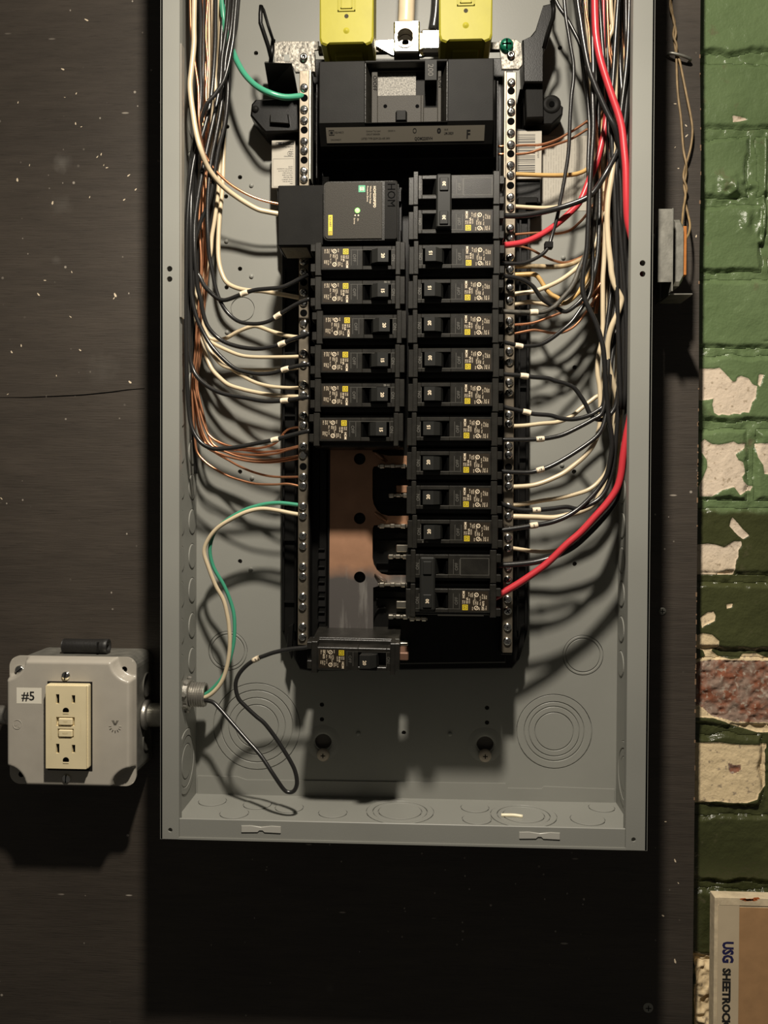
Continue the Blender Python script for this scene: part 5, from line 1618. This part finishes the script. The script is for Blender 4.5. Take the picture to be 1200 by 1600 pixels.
wire('black', 1.75, [(970, -20), (972, 100), (973, 200), (973, 300), (975, 400), (968, 480), (957, 550), (952, 600), (948, 640), (942, 666), (932, 682), (910, 699), (880, 718), (857, 730), (844, 734), (828, 738), (805, 738), (780, 736)], [(0, 34), (.5, 44), (.8, 66), (1, 70)],
     'black wire marked 15 running to the single breaker third from the right column foot', (844, 734, '15'), gr)
wire('black', 1.75, [(978, -20), (979, 100), (980, 200), (981, 300), (982, 400), (978, 480), (972, 560), (966, 640), (962, 690), (958, 728), (951, 755), (944, 770), (934, 781), (920, 789), (902, 795), (885, 792), (860, 795), (838, 797), (815, 797), (798, 793), (780, 785)], [(0, 60), (.5, 60), (.8, 60), (1, 70)],
     'sagging black wire marked 4, between two cream wires low on the right', (838, 797, '4'), gr)
wire('black', 2.3, [(967, -20), (970, 120), (984, 250), (987, 330), (986, 420), (988, 500), (984, 580), (980, 640), (977, 690), (974, 725), (969, 755), (961, 784), (940, 812), (915, 838), (895, 855), (870, 868), (842, 877), (815, 881), (772, 884)], [(0, 50), (.5, 60), (.75, 62), (1, 68)],
     'black wire running under the long red one to the foot double breaker', None, gr)
for k, (xs_, D, lab) in enumerate((((913, 908, 918, 926, 932, 930, 928), 26, 'black wire buried at the left edge of the right bundle'), ((920, 931, 938, 940, 938, 934, 930), 22, 'black wire buried in the middle of the right bundle, bending left low down'),
                                   ((940, 938, 943, 950, 957, 963, 964), 26, 'black wire buried behind the thick cream wire'), ((973, 966, 977, 983, 980, 983, 985), 22, 'black wire buried at the right edge of the bundle by the flange'),
                                   ((984, 980, 969, 963, 972, 979, 975), 70, 'black wire crossing the right edge of the bundle near its top'), ((960, 975, 985, 986, 983, 984, 980), 40, 'black wire lying close to the right side wall'), ((935, 943, 956, 970, 969, 974, 972), 66, 'black wire just right of the thick cream wire'),
                                   ((967, 960, 955, 960, 963, 966, 970), 72, 'black wire running straight down behind the long red wire'), ((898, 912, 924, 932, 938, 944, 947), 30, 'black wire fanning to the left edge at the top of the right bundle'))):
    ys = (-20, 90, 190, 290, 400, 520, 640) if xs_[-1] > 935 else (-20, 70, 150, 230, 310, 390, 450)
    wire('black', 1.8, list(zip(xs_, ys)), [(0, D), (1, D - 6)], lab, None, gr)
wire('white', 2.2, [(965, -20), (962, 90), (960, 180), (958, 250), (955, 280), (951, 305), (949, 330), (949, 355), (951, 385), (954, 410), (956, 430), (961, 447), (968, 460), (971, 468), (969, 478), (964, 492), (956, 510), (951, 529), (949, 549), (951, 572), (957, 595), (963, 617), (966, 638), (963, 666), (960, 696), (955, 724), (948, 747), (938, 772), (928, 788), (910, 798), (890, 804), (865, 809), (835, 808), (797, 807)], [(0, 60), (.3, 70), (.55, 66), (.7, 52), (1, 52)],
     'thick cream wire kinked in the middle of the right bundle', None, gwr, tip=3)
wire('white', 1.9, [(925, -20), (935, 80), (942, 180), (944, 280), (946, 350), (944, 405), (942, 436), (942, 460), (942, 485), (942, 512), (940, 535), (936, 552), (934, 568), (934, 586), (937, 604), (938, 624), (938, 645), (937, 665), (933, 682), (924, 700), (911, 715), (897, 727), (881, 739), (865, 747), (848, 754), (828, 759), (797, 761)], [(0, 24), (.3, 22), (.42, 46), (.7, 48), (1, 52)],
     'straight cream wire left of the kinked one, ending beside the eighth single breaker', None, gwr, tip=3)
wire('tan', 1.7, [(952, -20), (948, 100), (945, 200), (944, 300), (945, 400), (946, 500), (944, 570), (940, 612), (930, 621), (917, 631), (907, 639), (895, 649), (882, 656), (868, 660), (845, 662), (820, 665), (797, 666)], [(0, 18), (.5, 18), (.64, 40), (.85, 44), (1, 52)],
     'cream wire ending at the bar between the sixth and seventh single breakers on the right', None, gwr, tip=3).data.materials[0] = M['ins_white']
wire('white', 1.7, [(975, -20), (973, 120), (972, 260), (972, 400), (967, 520), (961, 620), (957, 690), (950, 730), (936, 752), (920, 765), (900, 772), (875, 778), (848, 782), (820, 787), (797, 789)], [(0, 30), (.6, 40), (.85, 44), (1, 52)],
     'cream wire just above the black one marked 4', None, gwr, tip=3)
wire('white', 1.6, [(981, -20), (978, 120), (976, 260), (977, 400), (974, 520), (970, 640), (968, 710), (963, 760), (950, 788), (930, 813), (907, 836), (885, 853), (868, 860), (850, 862), (830, 861), (817, 859), (797, 856)], [(0, 26), (.6, 44), (.85, 46), (1, 52)],
     'lowest cream wire on the right, tucked under the long red one', None, gwr, tip=3)
wire('white', 1.6, [(915, -20), (916, 20), (918, 45), (921, 70), (922, 110), (925, 160), (931, 240), (936, 310), (938, 360), (936, 420), (928, 452), (916, 470)], [(0, 58), (.3, 50), (1, 24)],
     'cream wire seen at the top of the right bundle beside bright copper', None, gwr)
wire('white', 1.9, [(980, -20), (981, 50), (979, 85), (977, 115), (976, 150), (974, 190), (975, 230), (979, 290), (982, 360)], [(0, 40), (.5, 56), (1, 24)],
     'cream wire showing by the right flange near the top', None, gwr)
wire('white', 1.7, [(953, -20), (955, 20), (957, 45), (951, 62), (949, 90), (950, 130), (952, 200), (953, 300)], [(0, 62), (.4, 56), (1, 24)],
     'short-seen cream wire right of the long red one at the top', None, gwr)
wire('white', 1.6, [(925, 256), (918, 300), (910, 310), (893, 318), (872, 323), (850, 325), (825, 324), (797, 322)], [(0, 40), (1, 52)],
     'slim cream wire tucked under the thick black one by the instruction sheet', None, gwr, tip=3)
wire('white', 1.9, [(945, 300), (935, 380), (920, 400), (905, 407), (888, 414), (865, 417), (835, 416), (797, 416)], [(0, 36), (1, 52)],
     'dirty cream wire smeared with plaster beside the first single breaker on the right', None, gwr, tip=3).data.materials[0] = mat('dirty_insulation', lin((150, 132, 100)), .6, 0, .4, 400, .5, 180)
wire('white', 1.8, [(940, 330), (930, 380), (915, 402), (905, 415), (890, 428), (872, 440), (850, 450), (830, 456), (797, 460)], [(0, 40), (.8, 56), (1, 52)],
     'cream wire slanting down to the bar beside the second single breaker on the right', None, gwr, tip=3)
wire('tan', 1.8, [(938, 380), (925, 420), (910, 447), (897, 464), (882, 474), (872, 466), (861, 460), (852, 450), (844, 437), (835, 429), (815, 429), (797, 430)], [(0, 40), (.5, 54), (1, 52)],
     'tan wire with a sharp dip beside the second single breaker on the right', None, gwr, tip=3)
wire('white', 1.8, [(935, 400), (922, 440), (910, 452), (893, 467), (880, 474), (862, 477), (845, 474), (825, 472), (797, 477)], [(0, 34), (.6, 46), (1, 52)],
     'cream wire lying under the dusty one on the right', None, gwr, tip=3)
wire('tan', 1.75, [(942, 180), (936, 235), (926, 254), (915, 266), (900, 272), (880, 274), (850, 274), (820, 273), (797, 272)], [(0, 36), (.6, 46), (1, 52)],
     'tan wire crossing the instruction sheet to the right bar', None, gwr, tip=5)
for pts, lab in (([(950, 140), (938, 168), (925, 183), (905, 198), (885, 210), (868, 219), (845, 226), (820, 227), (776, 229)], 'upper bare copper wire reaching across the barcode label'),
                 ([(950, 155), (938, 180), (925, 196), (908, 208), (890, 218), (868, 226), (845, 233), (820, 240), (776, 241)], 'lower bare copper wire reaching across the barcode label'),
                 ([(940, 290), (928, 318), (915, 337), (905, 348), (890, 360), (870, 365), (850, 364), (835, 364), (797, 367)], 'bare copper wire under the short red one on the right'),
                 ([(940, 370), (925, 390), (910, 401), (885, 410), (865, 407), (847, 399), (830, 390), (812, 385), (797, 383)], 'bare copper wire sagging just below the short red one'),
                 ([(940, 440), (925, 462), (910, 473), (893, 482), (878, 488), (855, 497), (830, 505), (797, 508)], 'bare copper wire below the dusty wire on the right'),
                 ([(935, 460), (918, 484), (905, 502), (893, 513), (877, 520), (860, 520), (845, 517), (830, 516), (797, 523)], 'bare copper wire just above the fourth right black wire')):
    wire('copper', 1.0, pts, [(0, 38), (.6, 48), (1, 52)], lab, None, gcr)
for k, (pts, D, lab) in enumerate(([[(912, -20), (916, 20), (920, 45), (922, 80), (925, 130), (932, 200), (938, 280), (940, 330), (936, 390), (930, 440), (926, 480)], 60, 'bare copper wire bright at the top left of the right bundle'],
                                   [[(948, -20), (950, 40), (952, 80), (956, 100), (959, 130), (958, 180), (952, 240), (946, 300), (942, 360), (938, 420), (932, 470)], 66, 'bare copper wire bright beside the long red one at the top'],
                                   [[(957, -20), (953, 50), (954, 75), (960, 105), (961, 140), (956, 200), (950, 260), (944, 320), (941, 380), (936, 440), (930, 490)], 58, 'bare copper wire twisted with another at the top of the right bundle'],
                                   [[(978, -20), (979, 15), (976, 60), (975, 90), (976, 140), (977, 190), (976, 230), (968, 300), (955, 360), (946, 420), (940, 480)], 50, 'bare copper wire by the right flange at the top'],
                                   [[(935, -20), (938, 80), (940, 180), (938, 260), (934, 320), (938, 380), (941, 410), (937, 450), (932, 490)], 30, 'bare copper wire sunk in the middle of the right bundle'])):
    wire('copper', 1.05, pts, [(0, D), (.5, D - 10), (1, 26)], lab, None, gcr)
p0 = [(938, 430), (948, 425), (955, 423)]
# service conductors at the head
wire('white', 6.6, [(636, -60), (636, -20), (635, 20), (634, 40)], [(0, 62), (1, 62)], 'thick pale service cable entering the bright neutral lug', None, None, 'service_cable', 'cable')
wire('black', 4.2, [(684, -60), (683, -20), (681, 20), (677, 48)], [(0, 52), (1, 52)], 'black stranded cable entering the clamp right of the neutral lug', None, None, 'ground_cable', 'cable')
# ------------------------------------------------------------------ conduit bushing in the left side wall
z = at(300, 1085, 34)[2]
cb_ = thing('conduit_bushing', (-W2 + 1.6, 34, z), 'ribbed metal conduit bushing with locknut on the left inner wall of the enclosure', 'conduit fitting')
c0 = (-W2 + 1.6, 34, z)
mb = MB()
n = 16
prof = []
for k in range(n):
    pass
mb.lathe(c0, 'x', [(12.6, 0), (12.6, 3.2), (11.8, 3.8), (8.4, 3.8)], 32, 0, False)
for k in range(8):
    a = 2 * PI * k / 8 + .2
    p = (c0[0] + 1.9, c0[1] + 13.2 * math.cos(a), c0[2] + 13.2 * math.sin(a))
    q = (c0[0] + 1.9, c0[1] + 14.8 * math.cos(a), c0[2] + 14.8 * math.sin(a))
    mb.tube([p, q], [2.2, 1.9], 6)
mb.build('locknut', 'fitting', cb_)
prof = [(9.2, 2)]
x = 3.8
while x < 14:
    prof += [(9.2, x), (10.2, x + .7), (10.2, x + 1.1), (9.2, x + 1.8)]; x += 2.0
prof += [(9.6, 15), (9.6, 16.4), (8.2, 16.8), (7.4, 16.0), (7.2, 4), (0.01, 4)]
mb = MB().lathe(c0, 'x', prof, 32, 0, False)
mb.build('threaded_barrel', 'fitting', cb_)

# ------------------------------------------------------------------ outlet box with its cover and receptacle
cx, _, cz = at(113, 1127, 47)
ob = thing('outlet_box', (cx, 0, cz - 51), 'square grey metal outlet box with ivory receptacle and #5 sticker', 'outlet')
mb = MB().prism(rounded(cx - 49, cx + 51.5, cz - 49, cz + 52, 9, 9, 5), 0.2, 40, 0)
mb.build('box_body', 'galv', ob)
for zz in (22, -24):
    for yy, r in ((16, 9.5),):
        MB().lathe((cx + 51.5, yy, cz + zz + 2), 'x', [(r + 1.4, -.2), (r + 1.1, .7), (r - .2, .9), (r - .6, .15), (.01, .15)], 28, 0, True).build('knockout', 'galv', ob)
N = 86
half = 53.2
gx = np.linspace(-half, half, N)
GX, GZ = np.meshgrid(gx, gx)
rr_ = 9.0
sd_out = np.minimum(half - np.abs(GX), half - np.abs(GZ))
inner = np.minimum(half - np.abs(GX), half - np.abs(GZ)) - .4
corner = np.minimum.reduce([np.hypot(GX - sx * half, GZ - sz * half) for sx in (-1, 1) for sz in (-1, 1)]) - 16.0
fld = np.minimum(inner, corner)
t = np.clip((fld + .6) / 3.4, 0, 1); hgt = 9.5 * t * t * (3 - 2 * t)
me_v, me_f = [], []
# clip the outline to a rounded square
ax, az = np.abs(GX), np.abs(GZ)
qx, qz = ax - (half - rr_), az - (half - rr_)
l = np.hypot(np.maximum(qx, 0), np.maximum(qz, 0)); k = np.where((qx > 0) & (qz > 0) & (l > rr_), rr_ / np.maximum(l, 1e-6), 1)
PX = np.where(k < 1, np.sign(GX) * ((half - rr_) + qx * k), GX); PZ = np.where(k < 1, np.sign(GZ) * ((half - rr_) + qz * k), GZ)
mb = MB()
verts = [(cx - 1.6 + PX[j, i], 42.5 + hgt[j, i], cz - .8 + PZ[j, i]) for j in range(N) for i in range(N)]
faces = [(j * N + i, j * N + i + 1, (j + 1) * N + i + 1, (j + 1) * N + i) for j in range(N - 1) for i in range(N - 1)]
mb.add(verts, faces, 0, True)
ring_i = [i for i in range(N)] + [j * N + N - 1 for j in range(1, N)] + [(N - 1) * N + i for i in range(N - 2, -1, -1)] + [j * N for j in range(N - 2, 0, -1)]
rim = [verts[i] for i in ring_i]
nr = len(rim)
mb.add(rim + [(a, 40.5, b) for a, _, b in rim], [(i, (i + 1) % nr, nr + (i + 1) % nr, nr + i) for i in range(nr)])
cover = mb.build('raised_cover', 'box_grey', ob)


def oval_screw(px, py, D, r, ang, parent):
    p = at(px, py, D)
    mb = MB().lathe((p[0], D, p[2]), 'd', [(r, -1.5), (r, .5), (r * .8, 1.4), (r * .4, 1.9), (.01, 2.0)], 18)
    a = math.radians(ang); w, ln = .38, r * .85
    q = [(p[0] + u * math.cos(a) - v * math.sin(a), p[2] + u * math.sin(a) + v * math.cos(a)) for u, v in ((-ln, -w), (ln, -w), (ln, w), (-ln, w))]
    mb.prism(q, D, D + 2.02, 1)
    return mb.build('cover_screw', ['screw', 'hole'], parent)


oval_screw(31, 1047, 43.5, 4.0, 40, ob); oval_screw(103, 1056, 52, 3.7, 80, ob); oval_screw(104, 1216, 52, 3.7, 85, ob)
for px, py in ((194, 1046), (33, 1210)):
    p = at(px, py, 43); MB().lathe((p[0], 42.6, p[2]), 'd', [(2.4, -1), (2.4, .05), (.01, .05)], 16, 0, False).build('screw_hole', 'hole', ob)
a, b_ = at(26, 1099, 52), at(65, 1075, 52)
mb = MB().box(a[0], b_[0], 51.5, 52.12, a[2], b_[2], 0)
mb.text('#5', (a[0] + b_[0]) / 2 - .8, (a[2] + b_[2]) / 2, 52.2, 7.4, 0, 1, 'c', .018)
mb.build('number_sticker', [mat('white_sticker', lin((228, 222, 206)), .5), 'print_black'], ob)
p = at(27, 1132, 52)
mb = MB().lathe((p[0], 52, p[2]), 'd', [(4.0, -.1), (3.7, .35), (3.4, -.1)], 24, 0, True, cap=False)
mb.text('UL', p[0], p[2], 52.15, 3.4, -20, 0, 'c')
mb.build('stamped_mark', 'box_grey', ob)
p = at(180, 1135, 52)
mb = MB()
for k in range(7):
    a = PI + PI * k / 6
    mb.tube([(p[0] + 3.2 * math.cos(a), 52, p[2] + 3.2 * math.sin(a)), (p[0] + 5.2 * math.cos(a), 52, p[2] + 5.2 * math.sin(a))], .35, 5)
for s in (-1, 1):
    for q in (0, 1):
        mb.tube([(p[0] + s * (2.6 - 1.2 * q), 52, p[2] + 5), (p[0] + s * .5 * (1 - q), 52, p[2] + 1 + q * .4)], .3, 5)
mb.build('stamped_mark', 'box_grey', ob)
# ground-fault receptacle
gx0, _, gz0 = at(70, 1202, 60); gx1, _, gz1 = at(136, 1071, 60)
gc = (gx0 + gx1) / 2; gz = (gz0 + gz1) / 2
hw, hh = (gx1 - gx0) / 2, (gz1 - gz0) / 2
MB().box(gc - hw - 1.2, gc + hw + 1.2, 47, 52.3, gz - hh - 3.2, gz + hh + 1.2).build('opening_shade', 'matte_black', ob)  # black plate: the opening, plus the shadow under the receptacle painted black
rec = MB()


def holed_plate(mb, x0, x1, z0, z1, d0, d1, holes_):
    """plate with rectangular openings, laid as strips"""
    zs_ = sorted({z0, z1} | {h[2] for h in holes_} | {h[3] for h in holes_})
    for za, zb in zip(zs_, zs_[1:]):
        zm = (za + zb) / 2
        xs_ = [x0]
        for h in sorted(h for h in holes_ if h[2] < zm < h[3]): xs_ += [h[0], h[1]]
        xs_.append(x1)
        for xa, xb in zip(xs_[::2], xs_[1::2]): mb.box(xa, xb, d0, d1, za, zb)


slots = []
grounds = []
for zc_ in (gz + 20.5, gz - 19.5):
    slots += [(gc - 8.2, gc - 5.4, zc_ - 1.6, zc_ + 6.2), (gc + 4.8, gc + 7.6, zc_ - 1.0, zc_ + 5.6)]
    grounds.append(zc_ - 7.1)
slots += [(gc - 8.0, gc + 7.2, gz + 1.2, gz + 8.4), (gc - 6.8, gc + 6.4, gz - 8.4, gz - 1.0)]
holed_plate(rec, gc - hw + .8, gc + hw - .8, gz - hh + .8, gz + hh - .8, 55, 60.0, slots)
rec.prism(rounded(gc - hw, gc + hw, gz - hh, gz + hh, 1.5, 1.5, 3), 50, 57.5, 0, .6)
rec_o = rec.build('receptacle', 'ivory', ob)
for x0, x1, z0, z1 in slots[:4]:
    m_ = (x0 + x1) / 2
    MB().box(m_ - .8, m_ + .8, 57.4, 58.4, z0 + .6, z1 - .6).build('blade_slot', 'hole', rec_o)
for zg in grounds:
    arc = [(gc + 2.6 * math.cos(t), zg + 2.6 * math.sin(t)) for t in np.linspace(-.5, PI + .5, 14)]
    MB().prism(arc, 59.2, 60.05, 0).build('ground_hole', 'hole', rec_o)
    MB().box(gc - 2.4, gc + 2.4, 59.9, 60.4, zg - 2.4, zg - 1.4, 0, .2).build('ground_lip', 'ivory', rec_o)
for z0, z1, s in ((gz + 1.9, gz + 7.6, 'TEST'), (gz - 7.6, gz - 1.8, 'RESET')):
    bt = MB().box(gc - 5.8, gc + 5.6, 56, 61.2, z0, z1, 0, .7).build('test_button', 'ivory', rec_o)
    MB().text(s, gc, (z0 + z1) / 2, 61.24, 1.3, 0, 0, 'c').build('button_lettering', mat('ivory_shade', lin((186, 168, 124)), .5), rec_o)
for s, px in ((-1, gc - 12.2), (1, gc + 12.2)):
    MB().text('PRESS TO TEST MONTHLY' if s < 0 else 'PUSH RESET BUTTON', px, gz - 1, 60.05, 1.1, 90 if s < 0 else -90, 0, 'c').build('face_lettering', 'ivory', rec_o)

# fittings on both sides of the outlet box
pz = at(235, 1117, 22)[2]
nip = thing('conduit_nipple', (cx + 52, 22, pz), 'short grey conduit nipple joining the outlet box to the left side of the enclosure', 'conduit fitting')
c0 = (cx + 52, 22, pz)
L_ = -W2 - (cx + 52)
MB().lathe(c0, 'x', [(12.4, .3), (12.8, 2.5), (11.6, 4.2), (9.8, 4.6)], 32, 0).build('locknut', 'fitting', nip)
MB().lathe(c0, 'x', [(9.8, 4), (9.8, L_ * .52), (8.4, L_ * .6), (8.0, L_ - .2)], 32, 0, False).build('nipple_tube', 'galv', nip)
MB().lathe((c0[0] + L_ * .8, 22 + 7, pz + 6), 'd', [(2.2, -4), (2.2, 2), (.01, 2)], 10, 0, False).build('set_screw', 'copper', nip)
pz = at(5, 1117, 22)[2]
cf = thing('cable_connector', (cx - 51, 22, pz), 'bright metal connector on the left edge of the outlet box', 'conduit fitting')
c0 = (cx - 50, 22, pz)
MB().lathe(c0, 'x', [(12.0, .2), (12.0, -3.0), (9.5, -3.4)], 8, 0, False).build('locknut', 'screw', cf)
MB().lathe(c0, 'x', [(9.0, -3), (9.4, -14), (8.0, -16), (8.0, -34)], 28, 0, False).build('connector_body', 'fitting', cf)
MB().lathe((c0[0] - 8, 33, pz - 4), 'd', [(3.4, -4), (3.4, 1), (2.6, 1.8), (.01, 1.9)], 16).build('clamp_screw', 'screw', cf)

p0, p1 = at(98, 1014, 28), at(169, 1012, 28)
zt_ = cz + 52 + 6.2
rs = thing('rubber_sleeve', (p0[0], 26, zt_ - 6), 'short black rubber sleeve lying on top of the outlet box', 'rubber sleeve')
c0 = (p0[0], 26, zt_)
L2_ = p1[0] - p0[0]
MB().lathe(c0, 'x', [(6.0, 0), (6.2, 1), (6.0, L2_ * .4), (6.2, L2_ - 4), (6.4, L2_ - .5), (5.2, L2_), (4.2, L2_ - .4), (4.0, L2_ - 8), (.01, L2_ - 8)], 22).build('sleeve', 'rubber', rs)
MB().box(c0[0] + L2_ - 8, c0[0] + L2_ - 6.5, 30.5, 32.6, zt_ - 4.5, zt_ + 4.5, 0, .3).build('sleeve_seam', 'matte_black', rs)

# ------------------------------------------------------------------ transformer on the right flank
a, b_ = at(1028, 441, 66), at(1052, 326, 66)
tr = thing('transformer', (190, 0, a[2]), 'small grey bell transformer with orange board, mounted beside the right flange', 'transformer')
MB().box(a[0], b_[0], 64.8, 66, a[2], b_[2], 0, .2).build('front_plate', 'galv', tr)
mb = MB().box(b_[0] - .9, b_[0] + .2, 20, 66.4, a[2] - 7, b_[2] + .4, 0, .2)
mb.box(b_[0] - .6, at(1070, 452, 40)[0], 30, 60, a[2] - 8.2, a[2] - 7.2, 0, .2)
mb.build('side_bracket', 'galv', tr)
q0, q1 = at(1052, 447, 50), at(1068, 343, 50)
mb = MB().prism([(q0[0], q0[2]), (q1[0] - 3, q0[2]), (q1[0], q0[2] + 5), (q1[0], q1[2] - 5), (q1[0] - 3, q1[2]), (q0[0], q1[2])], 8, 52, 0, 2.5)
mb.build('core', 'galv', tr)
q2, q3 = at(1066, 430, 49), at(1073.5, 353, 49)
MB().box(q2[0], q3[0], 10, 49, q2[2], q3[2], 0, .4).build('terminal_board', 'orange_board', tr)
MB().box(W2 + .3, a[0] + 1, 24, 52, a[2] + 12, b_[2] - 14, 0, 1.0).build('mounting_neck', 'galv', tr)
MB().box(q0[0], q1[0] - 2, -.0, 9, q0[2] + 6, q1[2] - 6, 0, 1).build('core_back', 'galv', tr)

SA = [(1046, -20, 3), (1049, 10, 3), (1052, 30, 4), (1056, 50, 3), (1054, 66, 3), (1056, 82, 3), (1057, 100, 3), (1058, 130, 5), (1060, 155, 5), (1064, 185, 5), (1066, 212, 5), (1068, 235, 5), (1072, 256, 6), (1072, 272, 4), (1069, 290, 4), (1071, 306, 7), (1068, 325, 12), (1066, 345, 22), (1064, 362, 34)]
SB = [(1050, -20, 5), (1047, 10, 5), (1054, 35, 3), (1052, 55, 5), (1057, 70, 5), (1057, 84, 3), (1062, 96, 4), (1067, 120, 6), (1073, 150, 7), (1079, 180, 7), (1082, 203, 7), (1080, 226, 6), (1075, 247, 5), (1070, 262, 3), (1068, 278, 6), (1073, 295, 6), (1070, 312, 4), (1075, 335, 10), (1078, 352, 18), (1076, 365, 28), (1071, 374, 36)]
lw = thing('bell_wire', at(1049, 60, 0), 'old tan twisted bell wire stapled to the board and running to the transformer', 'wire')
for s in (SA, SB):
    MB().tube(smooth_path([at(*q) for q in s], 5), 0.98, 6).build('strand', 'low_volt', lw)
p = at(1060, 88, 0)
stp = thing('wire_staple', p, 'blackened wire staple pinning the tan bell wire to the board', 'staple')
e0, e1 = at(1046, 83, 5), at(1079, 92, 5)
MB().tube(smooth_path([(e0[0], 0.1, e0[2]), (e0[0] + .5, 5, e0[2]), ((e0[0] + e1[0]) / 2, 6.4, (e0[2] + e1[2]) / 2), (e1[0] - .5, 5, e1[2]), (e1[0], 0.1, e1[2])], 5), 1.3, 8).build('staple_wire', 'galv', stp)

# ------------------------------------------------------------------ plasterboard sheet at the right
GD0, GD1 = -20.0, -7.4
tl = at(1116.5, 1401, GD1)
gb = thing('plasterboard_sheet', (tl[0], GD0, -330), 'brown plasterboard sheet with cream end tape and blue lettering against the brick wall', 'plasterboard')
x0, z1 = tl[0], tl[2]
x1 = 600
MB().box(x0 + .3, x1, GD0, GD1 - .3, -330, z1 - .6, 0, .4).build('board_core', 'gyp_edge', gb)
xt0, xt1 = at(1121, 1500, GD1)[0], at(1154.5, 1500, GD1)[0]
MB().box(xt1 - 2, x1, GD1 - .5, GD1 - .05, -330, at(1160, 1418, GD1)[2], 0).build('face_paper', 'gyp_brown', gb)
tp = MB().box(xt0, xt1, GD1 - .4, GD1 + .12, -330, at(1130, 1414, GD1)[2], 0, .1).build('end_tape', 'gyp_tape', gb)
MB().box(xt0 + .5, x1, GD1 - .5, GD1 + .3, at(1130, 1414.5, GD1)[2], z1 - .2, 0, .4).build('top_fold', 'gyp_edge', gb)
p = at(1172, 1404, GD1)
mb = MB()
rng = random.Random(4)
for k in range(6):
    x = p[0] + rng.uniform(-7, 6); z = p[2] + rng.uniform(-1.6, .8)
    mb.prism([(x - 3, z), (x, z - 1.0), (x + 3.4, z - .2), (x + 2, z + 1.1), (x - 1.5, z + .8)], GD1 + .25, GD1 + .36)
o = mb.build('paint_smear', 'stain', gb); o['kind'] = 'stuff'
xm = at(1136.5, 1500, GD1)[0]
pz = at(1136, 1471, GD1)[2]
MB().text('USG', xm + .6, pz, GD1 + .2, 8.8, -90, 0, 'l', .05, .80).build('blue_lettering', 'ink_blue', tp)
pz = at(1136, 1513, GD1)[2]
MB().text('SHEETROCK', xm - .4, pz, GD1 + .2, 6.4, -90, 0, 'l', .055, 1.02, 0.0).build('black_lettering', 'print_black', tp)

# ------------------------------------------------------------------ offcut on the floor of the enclosure
d = AXR * ((800 - 600) / FPX) - AXU * ((1274 - 800) / FPX) + AXF
t = (3.2 - CAM[2]) / d.z
p = (CAM[0] + t * d.x, -(CAM[1] + t * d.y), 3.2)
pts = [(p[0] - 8.5, p[1] - .6, 3.0), (p[0] - 4, p[1], 3.3), (p[0] + 2, p[1], 3.3), (p[0] + 8.5, p[1] + 1.4, 3.0)]
tag(MB().tube(smooth_path(pts, 4), 1.45, 8).build('wire_offcut', 'offcut', None, pts[0]), 'short cream wire offcut lying on the floor of the enclosure', 'wire offcut')
